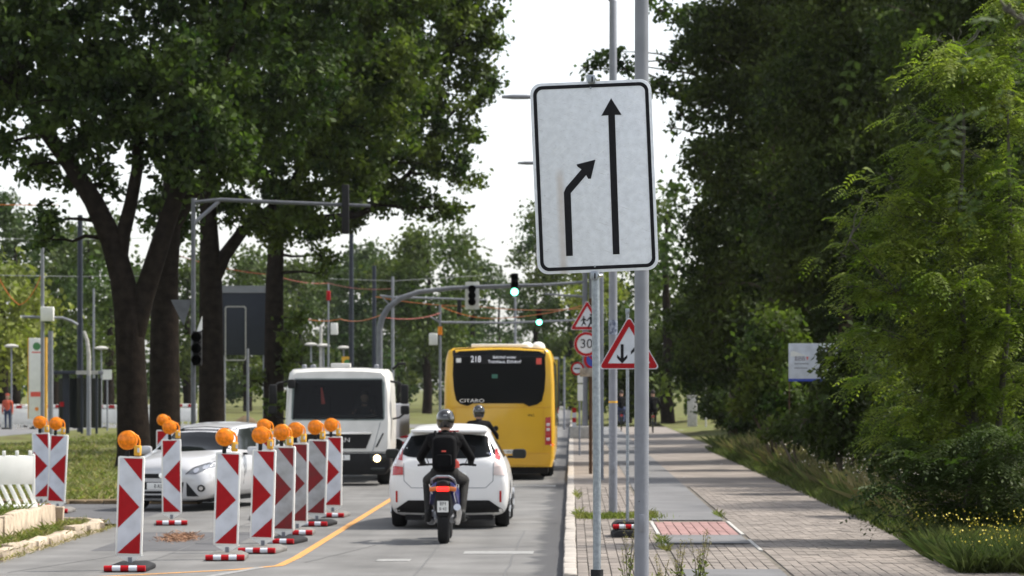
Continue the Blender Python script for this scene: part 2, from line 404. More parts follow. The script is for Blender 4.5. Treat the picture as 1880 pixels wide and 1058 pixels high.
M['steel'] = mat('galvanised steel', (.30, .33, .37), .42, .75, var=.2, scale=40, bump=.12, bscale=160)
M['steel_dull'] = mat('weathered zinc', (.22, .23, .26), .55, .35, var=.15, scale=8)
M['grey_paint'] = mat('grey paint', (.20, .21, .24), .5, 0, var=.1, scale=6)
M['dark_blue'] = mat('dark blue grey paint', (.022, .027, .04), .5, 0, var=.1, scale=3, spec=0.25)
M['wood_pole'] = mat('brown tarred pole', (.075, .045, .028), .85, var=.3, scale=6, spec=0.15)
M['bark'] = mat('oak bark', (.019, .0145, .0115), .95, var=.45, scale=5, bump=1.0, bscale=14, spec=0.05)
M['bark_light'] = mat('grey bark', (.09, .075, .055), .95, var=.4, scale=4, bump=.8, bscale=12, spec=0.1)
M['twig'] = mat('grey twig', (.07, .065, .05), .8, var=.2, scale=8)
M['oak'] = leafmat('oak leaves', (.016, .036, .010), (.068, .102, .020), .42, .9, .55)
M['oak2'] = leafmat('lighter oak leaves', (.026, .052, .011), (.098, .128, .022), .45, .9, .55)
M['forest'] = leafmat('forest leaves', (.018, .035, .008), (.068, .088, .018), .42, .4, .5)
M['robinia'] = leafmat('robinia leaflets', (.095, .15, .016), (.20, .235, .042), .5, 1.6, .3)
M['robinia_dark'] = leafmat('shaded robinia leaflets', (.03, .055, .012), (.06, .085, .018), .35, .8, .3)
M['far1'] = leafmat('far maple leaves', (.04, .07, .014), (.09, .11, .022), .3, .15, .4)
M['far2'] = leafmat('far lime leaves', (.13, .16, .03), (.2, .21, .045), .35, .15, .4)
M['far3'] = leafmat('far poplar leaves', (.028, .055, .016), (.065, .09, .026), .3, .15, .4)
M['grass'] = leafmat('grass blades', (.11, .155, .03), (.22, .21, .07), .35, .7, .45)
M['vgrass'] = leafmat('shaded verge grass blades', (.045, .075, .018), (.10, .11, .035), .3, .7, .45)  # darker copy of the grass, shade on the verge put into the colour
M['vdry'] = leafmat('shaded dry verge stalks', (.16, .13, .07), (.10, .095, .04), .3, .9, .4)  # dry grass tones darkened, verge shade is part of the colour
M['drygrass'] = leafmat('dry grass', (.30, .24, .12), (.20, .19, .07), .3, .9, .4)
M['yellow_flower'] = mat('yellow petals', (.50, .42, .03), .6)
M['white_flower'] = mat('pale seed heads', (.55, .5, .42), .7)
M['white'] = mat('white retroreflective', (.60, .63, .69), .45, var=.16, scale=5, spec=0.25)
M['red'] = mat('signal red film', (.36, .003, .008), .42, var=.1, scale=12, spec=0.2)
M['black'] = mat('black film', (.010, .010, .013), .5, var=.3, scale=30, spec=0.15)
M['white_dusty'] = mat('dusty white film', (.46, .47, .49), .6, scale=7, col2=(.33, .33, .33), spec=.2)
M['red_dusty'] = mat('dusty red film', (.24, .018, .022), .6, scale=7, col2=(.16, .03, .03), spec=.2)
M['rubber'] = mat('black rubber', (.022, .022, .024), .75, var=.3, scale=12, bump=.3, spec=0.2)
M['grey_rubber'] = mat('grey recycled plastic base', (.16, .15, .14), .85, var=.3, scale=12, bump=.3)
M['white_plastic'] = mat('white plastic', (.78, .78, .75), .5, var=.06, scale=6)
M['yellow_plastic'] = mat('yellow plastic', (.72, .38, .03), .45, var=.06, scale=10)
M['orange_lens'] = mat('orange lens', (.90, .23, .002), .3, var=.3, scale=25, coat=.15, spec=.3)
M['orange_plastic'] = mat('orange plastic', (.82, .25, .01), .45, spec=.25)
M['glass'] = mat('dark glass', (.004, .005, .006), .08, spec=.12)
M['glass_side'] = mat('tinted side glass', (.015, .018, .018), .08, spec=.35)
M['tyre'] = mat('tyre rubber', (.016, .016, .017), .8, var=.2, scale=20, spec=0.2)
M['alloy'] = mat('alloy rim', (.42, .43, .45), .35, .8)
M['trim'] = mat('black plastic trim', (.014, .014, .015), .6, var=.2, scale=10, spec=0.18)
M['chrome'] = mat('chrome', (.7, .7, .72), .15, 1.0)
M['carwhite'] = mat('white car paint', (.80, .80, .80), .3, coat=.7, var=.03, scale=3)
M['carsilver'] = mat('silver car paint', (.50, .50, .515), .32, .25, coat=.8, var=.03, scale=3)
M['truckwhite'] = mat('dusty white truck paint', (.66, .65, .62), .45, coat=.3, var=.12, scale=2.5)
M['busyellow'] = mat('yellow bus paint', (.68, .385, .010), .35, coat=.5, var=.06, scale=1.5)
M['busyellow2'] = mat('yellow bus lower panel', (.66, .35, .008), .4, coat=.4, var=.08, scale=1.5)
M['tail'] = mat('red tail lamp', (.42, .012, .016), .15, coat=.8)
M['tail_clear'] = mat('clear lamp', (.62, .52, .50), .12, coat=.8)
M['tail_lit'] = mat('lit brake lamp', (.8, .02, .015), .3, emit=((1, .02, .015), 1.2))
M['amber'] = mat('amber indicator', (.6, .14, .015), .25, coat=.6)
M['headlit'] = mat('lit headlamp', (1, .8, .5), .3, emit=((1, .72, .36), 5.0))
M['lamp_clear'] = mat('headlamp glass', (.55, .57, .6), .1, .3, coat=1.0)
M['lamp_dark'] = mat('dark headlamp unit', (.16, .17, .19), .12, .4, coat=1.0)
M['green_lit'] = mat('lit green signal', (.1, .9, .5), .3, emit=((.16, 1, .62), 5.0))
M['display'] = mat('display characters', (.75, .75, .78), .5, emit=((.8, .82, .9), .25))
M['plate'] = mat('number plate', (.75, .75, .73), .45)
M['blue'] = mat('blue film', (.02, .05, .35), .45)
M['bikeblue'] = mat('blue fairing', (.012, .018, .16), .3, coat=.6)
M['jacket'] = mat('black jacket', (.005, .005, .006), .8, var=.4, scale=9, bump=.4, bscale=25, spec=0.12)
M['jeans'] = mat('grey trousers', (.035, .034, .033), .85, var=.3, scale=9, bump=.3, spec=0.15)
M['denim'] = mat('blue jeans', (.035, .05, .11), .85, var=.3, scale=9)
M['skin'] = mat('skin', (.45, .26, .18), .55)
M['boot'] = mat('boots', (.02, .02, .02), .6, spec=0.2)
M['hair'] = mat('dark hair', (.03, .02, .015), .7)
M['helmet'] = mat('black helmet', (.012, .012, .013), .12, coat=1.0)
M['pack'] = mat('black backpack cloth', (.004, .004, .005), .8, var=.3, scale=14, spec=0.1)
M['packred'] = mat('coral red cloth', (.72, .10, .07), .7)
M['hivis'] = mat('orange vest', (.45, .07, .03), .7)
M['orange_cable'] = mat('orange cable', (.55, .14, .02), .6)
M['red_cable'] = mat('dull red cable', (.33, .06, .035), .6)
M['wire'] = mat('grey overhead wire', (.16, .17, .18), .6)
M['yellow_frame'] = mat('yellow frame', (.5, .35, .02), .5)
M['roof_tile'] = mat('clay roof tiles', (.32, .10, .06), .8, var=.25, scale=3)
M['render_wall'] = mat('pale rendered wall', (.55, .53, .48), .85, var=.1, scale=1)

def sheet(name, x0, x1, y0, y1, z, m, kind='structure', parent=None, cuts=0):
    mb = MB().add([(x0, y0, z), (x1, y0, z), (x1, y1, z), (x0, y1, z)], [(0, 1, 2, 3)])
    o = mb.build(name, m, parent, smooth=False)
    if kind: o['kind'] = kind
    return o
# ================================================================== ground
sheet('ground', -1500, 1500, -300, 3000, -.03, M['grass_ground'])
sheet('road', -6.9, -.1, -40, 600, 0, M['road'])
sheet('side_road', -26, -6.9, 46.2, 54.2, 0, M['asphalt_dark'])
sheet('cross_street', -140, -6.9, 150, 172, 0, M['road'])
sheet('tram_platform', -60, -16.5, 112, 149, .02, M['asphalt2'])
rng0 = np.random.default_rng(5)
def rough_sheet(name, x0, x1, y0, y1, z, m, nx, ny, amp, slope=None, seed=1):
    r = np.random.default_rng(seed); xs = np.linspace(x0, x1, nx); ys = np.linspace(y0, y1, ny); V = []
    for j, y in enumerate(ys):
        for i, x in enumerate(xs): V.append((x, y, z + (slope(x, y) if slope else 0) + (r.normal() * amp if 0 < i < nx - 1 else 0)))
    Fc = [(j * nx + i, j * nx + i + 1, (j + 1) * nx + i + 1, (j + 1) * nx + i) for j in range(ny - 1) for i in range(nx - 1)]
    o = MB().add(V, Fc).build(name, m); o['kind'] = 'structure'; return o
rough_sheet('median_lawn', -24, -7.15, 54.4, 149.6, .06, M['grass_ground'], 24, 60, .03)
rough_sheet('verge', 4.75, 26, 25, 190, .12, M['grass_ground'], 26, 70, .05, lambda x, y: min(.9, .06 * (x - 4.75)))
mbx = MB()
rle = random.Random(2)
for i in range(60): mbx.box((-24 + i * .29, 54.35 + rle.uniform(-.08, .08), .01), (.3, .5 + rle.uniform(0, .2), .14 + rle.uniform(-.03, .03)), rle.uniform(-.2, .2))
o = mbx.build('lawn_edge', M['soil'], None, bevel=.03); o['kind'] = 'structure'
# --- markings
def ribbon(name, pts, w, z, m):
    V = []; Fc = []
    for i, p in enumerate(pts):
        a = Vector(pts[max(i - 1, 0)]); b = Vector(pts[min(i + 1, len(pts) - 1)]); d = (b - a).normalized(); n = Vector((-d.y, d.x))
        V += [(p[0] + n.x * w / 2, p[1] + n.y * w / 2, z), (p[0] - n.x * w / 2, p[1] - n.y * w / 2, z)]
    for i in range(len(pts) - 1): Fc.append((2 * i, 2 * i + 1, 2 * i + 3, 2 * i + 2))
    o = MB().add(V, Fc).build(name, m, smooth=False); o['kind'] = 'structure'; return o
ribbon('orange_lane_line', [(-6.6, 31.9), (-5.4, 33.1), (-4.7, 33.75), (-3.9, 34.5), (-3.45, 35.3), (-3.40, 37), (-3.40, 60), (-3.42, 110)], .11, .004, M['orange_line'])
def worn(name, px0, px1, py0, py1):
    Y1 = F_PX * CAM_H / (py0 - HZY); Y0 = F_PX * CAM_H / (py1 - HZY)
    sheet(name, XW(px0, Y0), XW(px1, Y0), Y0, Y1, .004, M['white_line'])
worn('white_road_mark', 850, 979, 1012.5, 1017.5); worn('white_road_mark', 690, 752, 1027, 1031); worn('white_road_mark', 940, 1020, 891, 894)
ribbon('white_lane_dash', [(-4.05, 33.2), (-3.62, 35.0)], .13, .0045, M['white_line'])
ribbon('white_lane_dash', [(-6.72, 56), (-6.72, 140)], .12, .004, M['white_line'])

rt = random.Random(31)
def seam(x0, y0, x1, y1, w=.022, n=14):
    pts = [(x0 + (x1 - x0) * k / n + rt.uniform(-.012, .012), y0 + (y1 - y0) * k / n) for k in range(n + 1)]
    ribbon('tar_seam', pts, w, .003, M['tar'])
for q in ((-1.75, 30, -1.8, 62), (-.75, 33, -.7, 44), (-3.2, 36, -2.6, 40), (-6.4, 34, -3.9, 46), (-5.1, 36, -4.9, 60)): seam(*q)
sheet('asphalt_patch', -6.2, -4.5, 38.5, 43.5, .002, M['asphalt_dark']); sheet('asphalt_patch', -3.0, -2.0, 50.5, 58, .002, M['asphalt2'])
# --- right-hand kerb: single stones
kerb = sheet('kerb', -.1, .05, 20, 22, .05, M['kerb'])
def stone_mesh(name, d, bev, m):
    me = MB().box((0, 0, 0), d).mesh(name, bevel=bev, seg=1); me.materials.append(m); return me
ks = stone_mesh('kerbstone', (.15, .985, .2), .015, M['kerb']); rk = random.Random(3)
for i in range(70):
    y = 22.5 + i; o = link('kerbstone', ks, kerb); low = .05 if y < 32.5 else 0
    o.location = (-.025 + rk.uniform(-.006, .006), y, .02 - low + rk.uniform(-.006, .006)); o.rotation_euler = (rk.uniform(-.008, .008), 0, rk.uniform(-.006, .006))
mb = MB()
for i in range(60): mb.box((-.025, 92.6 + i * 1.5 + .25, .02), (.15, 1.485, .2))
o = mb.build('kerbstone', M['kerb'], kerb); o['kind'] = 'stuff'
# --- pavement bed, cycle path and pavers
bed = sheet('pavement', .05, 4.78, 12, 60, .104, M['joint'])
sheet('pavement', .05, 1.2, 60.0, 152, .112, M['paver']); sheet('pavement', 2.27, 5.2, 60.0, 152, .112, M['paver'])
cyc = [(12, 32.7), (38.1, 40.3), (44.8, 152)]
for a, b in cyc: sheet('cycle_path', 1.2, 2.27, a, b, .121, M['asphalt2'])
PL, PW = .30, .118
pm = stone_mesh('paver', (PW - .008, PL - .010, .03), .004, M['paver']); pr = stone_mesh('paver_red', (.1335 - .011, .56 - .012, .03), .004, M['paver_red'])
rp = random.Random(8); sites = []
def lay(x0, x1, y0, y1, kind):
    w, l = (.1335, .56) if kind == 'r' else (PW, PL)
    nx = int(round((x1 - x0) / w)); ny = int((y1 - y0) / l)
    for j in range(ny):
        for i in range(nx): sites.append((x0 + (i + .5) * (x1 - x0) / nx, y0 + (j + .5) * l, kind))
lay(.06, 1.14, 29.5, 60, 'p'); lay(1.2, 2.27, 32.75, 38.1, 'p'); lay(1.21, 2.26, 40.32, 44.8, 'r'); lay(2.34, 4.76, 29.5, 60, 'p')
reds = [q for q in sites if q[2] == 'r']; plain = sorted([q for q in sites if q[2] == 'p'], key=lambda q: q[1])
vis = [q for q in plain if q[1] > 31.6 and -1 < q[0] < 4.4]
own = vis[:300 - len(reds)]; ownset = set(own)
for q in own + reds:
    o = link('paver', pm if q[2] == 'p' else pr, bed); o.location = (q[0] + rp.uniform(-.002, .002), q[1], .105 + rp.uniform(-.003, .003)); o.rotation_euler = (rp.uniform(-.004, .004), rp.uniform(-.008, .008), 0)
mb = MB()
for q in plain:
    if q in ownset: continue
    mb.box((q[0], q[1], .105 + rp.uniform(-.003, .003)), (PW - .008, PL - .010, .03))
o = mb.build('paver', M['paver'], bed, smooth=False); o['kind'] = 'stuff'
for x, y0, y1 in ((1.17, 37.5, 39.6), (1.17, 40.4, 44.6), (2.305, 40.4, 44.8), (2.305, 36.5, 39.0)):
    n = int((y1 - y0) / .5)
    for i in range(n):
        o = MB().box((x, y0 + .25 + i * .5, .108), (.05, .485, .036)).build('edging_stone', M['whitestone'], bed, bevel=.004)
# --- left island: rough kerb and raised bed
isl = rough_sheet('island', -13, -7.02, 20, 45.2, .07, M['soil'], 14, 40, .02, seed=4)
lk = sheet('island_kerb', -7.0, -6.92, 20, 44.0, .02, M['soil'])
def lump(name, c, d, rz, m, parent, rr):
    me = MB().box((0, 0, 0), d).mesh(name, bevel=.025, seg=2)
    for v in me.vertices: v.co += Vector((rr.uniform(-1, 1), rr.uniform(-1, 1), rr.uniform(-1, 1))) * .012
    me.materials.append(m); o = link(name, me, parent); o.location = c; o.rotation_euler = (rr.uniform(-.03, .03), rr.uniform(-.06, .06), rz); return o
rl = random.Random(12); y = 28.0
while y < 43.2:
    L = rl.uniform(.7, 1.1); lump('kerbstone', (-6.98 + rl.uniform(-.03, .03), y + L / 2, .05 + rl.uniform(-.025, .02)), (.17, L - .05, .2), rl.uniform(-.02, .02), M['kerb_old'], lk, rl); y += L
for i in range(4):
    a = R(15 + 25 * i); lump('kerbstone', (-7.9 + .95 * math.cos(a), 43.6 + 1.5 * math.sin(a), .05), (.17, .66, .2), a * .9, M['kerb_old'], lk, rl)
rb = rough_sheet('raised_bed', -13, -7.72, 20, 44.2, .36, M['grass_ground'], 12, 36, .02, seed=6)
y = 28.0
while y < 44.0:
    L = rl.uniform(.5, 1.2); lump('edging_block', (-7.68 + rl.uniform(-.02, .02), y + L / 2, .17 + rl.uniform(-.02, .01)), (.16, L - .05, .42), 0, M['kerb_old'], rb, rl); y += L
for i in range(7): lump('edging_block', (-7.9 - i * .8, 44.25, .16), (.77, .16, .42), 0, M['kerb_old'], rb, rl)

# ================================================================== oak trees of the median
def gz(Y, z=0.05): return HZY + (CAM_H - z) * F_PX / Y
def P(Y, *pp): return [W(a, b, Y) for a, b in pp]
def bl(Y, *bb): return [blob(a, b, r, Y + dy, 0) for a, b, r, dy in bb]
OG = 'oaks standing on the median'
T1 = 75
tree('oak_tree', 'nearest dark oak with forked trunk leaning left on the median', 'tree', W(245, gz(T1), T1),
     [(P(T1, (246, gz(T1) + 8), (246, 830), (243, 740), (240, 650), (236, 570), (224, 510), (205, 440), (172, 370), (128, 300), (78, 235), (20, 150)), [.52, .43, .39, .37, .37, .31, .29, .25, .22, .18, .1]),
      (P(T1, (242, 630), (262, 550), (284, 480), (306, 410), (330, 340), (362, 250), (400, 130)), [.3, .27, .25, .23, .2, .16, .08]),
      (P(T1, (218, 500), (226, 430), (240, 375), (252, 310), (250, 220), (270, 100)), [.2, .19, .17, .15, .11, .06])],
     bl(T1, (40, 60, 120, -1), (190, 110, 130, 0), (330, 150, 120, -1.5), (115, 180, 95, -1), (25, 160, 85, 1), (230, 215, 85, -1), (300, 260, 70, 0), (395, 60, 130, 1), (60, 300, 38, 0), (15, 262, 40, 1),
        (110, 330, 32, .5), (160, 275, 52, -.5), (88, 405, 32, 0), (90, 440, 20, 0), (200, 330, 32, 1), (385, 240, 85, -1), (420, 300, 50, 0), (330, 315, 45, -1),
        (100, -120, 190, 0), (330, -140, 200, 0), (-90, 40, 140, 0), (-130, -140, 180, 2), (480, -90, 150, 1)),
     M['oak'], M['bark'], 11, OG, lai=5.2, L=.2, Wd=.12, clump=.3, per=40)
T2 = 85
tree('oak_tree', 'second oak behind the forked trunk, thick straight stem on the median', 'tree', W(303, gz(T2), T2),
     [(P(T2, (303, gz(T2) + 6), (303, 800), (302, 650), (303, 500), (312, 400), (322, 300), (335, 180), (350, 40)), [.55, .45, .42, .38, .33, .28, .2, .1]),
      (P(T2, (308, 440), (350, 360), (420, 280), (490, 190)), [.2, .17, .13, .07])],
     bl(T2, (450, 130, 110, 0), (370, 250, 70, 0), (520, 40, 130, 0), (480, 250, 90, -1), (410, 190, 80, 1), (545, 160, 90, -2), (300, 380, 45, 0), (330, 420, 40, 1), (460, -130, 170, 0), (620, -100, 150, 0), (250, -60, 150, 2)),
     M['oak'], M['bark'], 12, OG, lai=5, L=.2, Wd=.12, clump=.3, per=40)
T3 = 96
tree('oak_tree', 'third oak with a limb bending right under the signal arm, on the median', 'tree', W(389, gz(T3), T3),
     [(P(T3, (389, gz(T3) + 5), (389, 800), (388, 650), (387, 520), (384, 430), (380, 330), (395, 200), (420, 60)), [.5, .43, .4, .37, .3, .24, .18, .1]),
      (P(T3, (390, 520), (412, 470), (445, 425), (490, 390), (540, 330), (590, 230)), [.24, .22, .19, .15, .11, .06])],
     bl(T3, (600, 110, 110, 0), (560, 240, 100, 0), (640, 300, 85, -1), (500, 320, 70, 0), (430, 380, 45, 0), (700, 210, 90, 0), (470, 400, 40, -1), (510, 430, 35, 0), (560, 360, 65, -1), (660, 40, 120, 0), (620, 220, 80, -2), (720, 110, 90, -2), (560, -80, 150, 0), (740, -90, 150, 0), (370, 360, 45, 1)),
     M['oak'], M['bark'], 13, OG, lai=5, L=.21, Wd=.13, clump=.3, per=40, crown_m=M['oak2'])
T4 = 112
tree('oak_tree', 'fourth oak, leafy stem beside the white truck, crown reaching over the road', 'tree', W(502, gz(T4), T4),
     [(P(T4, (502, gz(T4) + 4), (502, 790), (503, 650), (504, 520), (507, 450), (515, 390), (560, 300), (620, 180), (660, 40)), [.48, .4, .37, .34, .3, .26, .22, .15, .08]),
      (P(T4, (515, 400), (590, 400), (660, 395), (700, 370), (770, 300), (840, 190)), [.15, .13, .12, .11, .09, .04]),
      (P(T4, (560, 300), (690, 230), (780, 130), (860, 70)), [.16, .14, .1, .04])],
     bl(T4, (760, 60, 110, 0), (850, 50, 65, 0), (885, 75, 36, 1), (912, 72, 20, 1), (905, 145, 18, 0), (898, 30, 28, 0), (810, 170, 75, 0), (790, 270, 75, 0), (845, 325, 34, 0), (830, 385, 30, 0), (725, 350, 60, 0), (650, 370, 50, 1), (590, 420, 40, 0), (590, 470, 26, -1), (595, 500, 15, -1), (885, 170, 32, 0), (860, 120, 50, 1), (700, 290, 80, -1), (740, 180, 90, 2), (868, 240, 26, 1), (850, 300, 22, 0), (640, 400, 30, 1), (780, 380, 32, 1),
        (530, 400, 50, 0), (540, 660, 30, 0), (525, 610, 22, -1), (520, 730, 26, -1), (470, 700, 20, 0), (545, 590, 22, -1), (760, -80, 150, 0), (880, -30, 60, 0), (650, -100, 150, 0)),
     M['oak'], M['bark'], 14, OG, lai=4.6, L=.22, Wd=.14, clump=.32, per=40, crown_m=M['oak2'])

# ================================================================== right-hand wood
def auto(cx, top, bot, hw, Y, n, seed, rmin=45, rmax=90, dY=4, kz=.85):
    r = random.Random(seed); out = []
    for i in range(n):
        u = (i + .5) / n; py = top + (bot - top) * u; env = math.sin(math.pi * min(1, max(.08, .12 + .8 * u))) ** .5
        px = cx + hw * env * r.uniform(-.85, .85); out.append(blob(px, py, r.uniform(rmin, rmax), Y + r.uniform(-dY, dY), 0, kz=kz))
    return out
FG = 'trees of the wood along the path'
def ftree(label, px, Y, blobs, lm, seed, top, r0=.25, zb=.3, **kw):
    base = W(px, gz(Y, zb), Y); rr = random.Random(seed)
    limb = [W(px + rr.uniform(-8, 8), gz(Y, zb) + (top - gz(Y, zb)) * k / 6, Y) for k in range(7)]; limb[0] = base - Vector((0, 0, .2))
    return tree('deciduous_tree', label, 'tree', base, [(limb, [r0 * (1 - .13 * k) for k in range(7)])], blobs, lm, M['bark_light'], seed, FG, **kw)
ftree('tall dark tree beside the path end with crown left of the others', 1420, 92,
      bl(92, (1330, 60, 75, 0), (1400, 150, 100, 0), (1320, 180, 60, 0), (1300, 290, 48, -1), (1370, 300, 90, 0), (1290, 400, 40, 0), (1350, 440, 85, 0), (1300, 520, 55, 0), (1340, 590, 75, 0), (1430, 40, 110, 0), (1450, 240, 110, 2), (1450, 400, 110, 2), (1430, 540, 100, 2), (1300, 640, 55, 0), (1390, 660, 80, 1), (1265, 590, 40, 2), (1270, 680, 45, 2), (1300, 110, 40, 0), (1450, -120, 150, 0), (1350, -80, 90, 0)), M['forest'], 21, -60, lai=6, L=.19, Wd=.1, clump=.42)
ftree('dark tree rising behind the white notice board', 1560, 80,
      bl(80, (1560, 60, 130, 0), (1480, 180, 100, 0), (1620, 200, 120, 0), (1530, 310, 120, 0), (1650, 350, 120, 1), (1500, 440, 110, 0), (1610, 480, 120, 0), (1560, 600, 100, 2), (1470, 560, 80, 0), (1650, 600, 100, 1), (1500, 680, 80, 3), (1600, 700, 90, 3), (1560, -100, 160, 0), (1690, 60, 110, 1)), M['forest'], 22, -80, lai=6, L=.17, Wd=.09, clump=.38)
ftree('dark tree behind the bright feathery bush', 1760, 66,
      bl(66, (1720, 60, 120, 0), (1850, 120, 130, 0), (1770, 230, 130, 0), (1870, 330, 130, 0), (1750, 420, 130, 0), (1860, 540, 130, 0), (1740, 590, 120, 0), (1700, 700, 100, 1), (1840, 720, 120, 0), (1800, -110, 170, 0), (1960, 200, 150, 0), (1960, 500, 150, 0), (1940, -60, 150, 0), (1780, 790, 70, 0), (1900, 830, 80, 0)), M['forest'], 23, -80, lai=5.5, L=.15, Wd=.08, clump=.35)
ftree('oak with thin sprays of leaves hanging in front of the sky above the large sign', 1345, 100,
      bl(100, (1250, 30, 26, -2), (1215, 20, 24, -2), (1235, 110, 26, 0), (1210, 155, 30, 0), (1250, 170, 28, 0), (1185, 165, 20, 0), (1150, 125, 22, 0), (1100, 112, 22, 0), (1075, 125, 14, 0), (1130, 95, 20, 0), (1265, 95, 34, 0), (1275, 220, 26, 0), (1245, 212, 14, 0), (1290, 30, 45, 0), (1285, 160, 36, 0), (1235, 235, 10, 0), (1280, 270, 20, 0), (1300, 350, 24, 0), (1225, -30, 40, 0)), M['oak'], 24, -20, r0=.2, lai=3.6, L=.2, Wd=.13, clump=.26, per=14)
# filler trees further in
for i, (px, Y, top, hw, lab) in enumerate(((1650, 112, 40, 170, 'tree deep in the wood right of the notice board'), (1480, 125, 60, 170, 'tree deep in the wood behind the white notice board'), (1830, 98, 60, 190, 'tree deep in the wood at the right edge'))):
    ftree(lab, px, Y, auto(px, top - 60, gz(Y) - 40, hw, Y, 22, 60 + i, 70, 120), M['forest'], 30 + i, 0, lai=4.5, L=.3, Wd=.17, clump=.6)
for i, (x, y, h, lab) in enumerate(((11.0, 52, 9.5, 'tree of the wood standing level with the notice board'), (10.2, 61, 10.5, 'tree of the wood just beyond the notice board'), (9.5, 30.5, 8, 'tree of the wood nearest the camera'))):
    r_ = random.Random(200 + i); bls = [((x + r_.uniform(-2, 2), y + r_.uniform(-2.2, 2.2), h * r_.uniform(.45, 1.0)), (1.1, 1.2, .9)) for k in range(13)]
    tree('deciduous_tree', lab, 'tree', (x, y, .3), [([(x, y, .1), (x + .1, y, h * .35), (x - .1, y + .1, h * .7), (x, y, h)], [.2, .16, .1, .04])], bls, M['forest'], M['bark_light'], 210 + i, FG, lai=2.6, L=.2, Wd=.12, clump=.5)
# shrubs at the edge of the wood
SG = 'shrubs at the edge of the wood'
def shrub(name, label, px, Y, blobs, lm, seed, group=SG, **kw):
    b = W(px, gz(Y, .2), Y); r = random.Random(seed); limbs = []
    for k in range(4):
        c = Vector(r.choice(blobs)[0]); limbs.append((wobble(b, c, r, 4, .1), [.04, .035, .028, .02, .012]))
    return tree(name, label, 'shrub', b, limbs, blobs, lm, M['bark_light'], seed, group, twigs=True, brr=.5, **kw)
shrub('shrub', 'light green shrub left of the white notice board', 1420, 72, bl(72, (1430, 600, 48, 0), (1400, 650, 50, 0), (1450, 660, 40, 1), (1420, 710, 55, 0), (1380, 740, 45, 0), (1450, 750, 45, 0)), M['oak2'], 41, lai=4.5, L=.16, Wd=.1, clump=.25)
shrub('shrub', 'dark low shrub beside the grey cabinet', 1335, 130, bl(130, (1320, 720, 40, 0), (1350, 680, 40, 0), (1310, 755, 30, 0), (1360, 745, 40, 0), (1330, 775, 24, 0), (1370, 780, 28, 0), (1345, 720, 40, 0)), M['forest'], 42, lai=5, L=.16, Wd=.1, clump=.25)
shrub('shrub', 'dark shrub hiding the right half of the notice board', 1545, 56, bl(56, (1545, 665, 36, 0), (1575, 640, 48, 0), (1600, 700, 62, 0), (1560, 725, 55, 0), (1510, 745, 45, 0), (1480, 770, 40, 0), (1600, 790, 60, 0), (1540, 800, 50, 0), (1515, 690, 20, 0), (1520, 640, 12, 0)), M['forest'], 43, lai=5, L=.13, Wd=.08, clump=.2)
shrub('shrub', 'dark shrub below the feathery bush at the path side', 1680, 46, bl(46, (1670, 780, 70, 0), (1720, 830, 70, 0), (1640, 840, 55, 0), (1780, 850, 80, 0), (1850, 900, 90, 0), (1700, 900, 50, 0)), M['forest'], 44, lai=4.5, L=.11, Wd=.07, clump=.2)

shrub('shrub', 'dark shrub filling the gap under the wood right of the cabinet', 1420, 100, bl(100, (1340, 735, 32, 2), (1360, 785, 26, 0), (1390, 780, 38, 0), (1420, 805, 30, 0), (1450, 810, 32, 0), (1440, 775, 42, 0), (1360, 735, 40, 3), (1420, 740, 45, 3), (1480, 760, 45, 2)), M['forest'], 45, lai=5, L=.16, Wd=.1, clump=.25)
shrub('shrub', 'low dark shrub under the notice board', 1470, 64, bl(64, (1450, 790, 32, 0), (1490, 800, 34, 0), (1420, 790, 26, 2), (1530, 820, 36, 0), (1580, 830, 40, 0)), M['forest'], 46, lai=5, L=.14, Wd=.09, clump=.22)
# ================================================================== robinia bush (pinnate leaves)
def pinnate(name, blobs, m, parent, seed, dens, fl=.27, nl=13, lw=.030, ll=.062, outw=None, droop=.5):
    rng = np.random.default_rng(seed); PT = []; DD = []
    for c, r in blobs:
        k = max(2, int(dens * r[0] * r[2])); spr = max(3, k // 40)
        q = unit(rng.normal(size=(spr, 3))) * rng.random((spr, 1)) ** .42; C = np.array(c) + q * np.array(r)
        ids = rng.integers(0, spr, k); dirs = unit(np.array([-.8, -.35, .12]) + rng.normal(size=(spr, 3)) * np.array([.5, .6, .22])); DD.append(dirs[ids])
        t = rng.random(k)[:, None] - .5; PT.append(C[ids] + dirs[ids] * t * .9 - np.array([0, 0, 1.]) * (t + .1) ** 2 * .25 + rng.normal(size=(k, 3)) * .03)
    P0 = np.concatenate(PT); n = len(P0)
    DS = np.concatenate(DD); sgn = np.where(rng.random(n) < .5, -1., 1.)[:, None]; lat = unit(np.cross(DS, np.array([0, 0, 1.])))
    D = unit(DS * .55 + lat * sgn * .8 + rng.normal(size=(n, 3)) * .28 + np.array([0, 0, -.05])); side = unit(np.cross(D, np.array([0, 0, 1.]) + rng.normal(size=(n, 3)) * .25)); upv = np.cross(side, D)
    sc = .6 + .7 * rng.random(n); V = []
    for j in range(nl):
        t = (j // 2 + 1) / (nl // 2 + 1); sg = 1 if j % 2 else -1
        L = fl * sc[:, None]; base = P0 + D * L * t - np.array([0, 0, 1.]) * L * droop * t * t
        if j == nl - 1: d = unit(D - np.array([0, 0, 1.]) * droop * 1.4)
        else: d = unit(side * sg + D * .45 - np.array([0, 0, 1.]) * (.25 + .3 * t) + rng.normal(size=(n, 3)) * .15)
        l = ll * sc[:, None]; w = lw * sc[:, None]; s2 = unit(np.cross(d, upv))
        q = np.empty((n, 4, 3)); q[:, 0] = base; q[:, 1] = base + d * l * .5 + s2 * w * .5; q[:, 2] = base + d * l; q[:, 3] = base + d * l * .5 - s2 * w * .5; V.append(q)
    V = np.concatenate(V).reshape(-1, 3); me = bpy.data.meshes.new(name); fill_mesh(me, V, np.arange(len(V)).reshape(-1, 4)); me.materials.append(m)
    return link(name, me, parent)
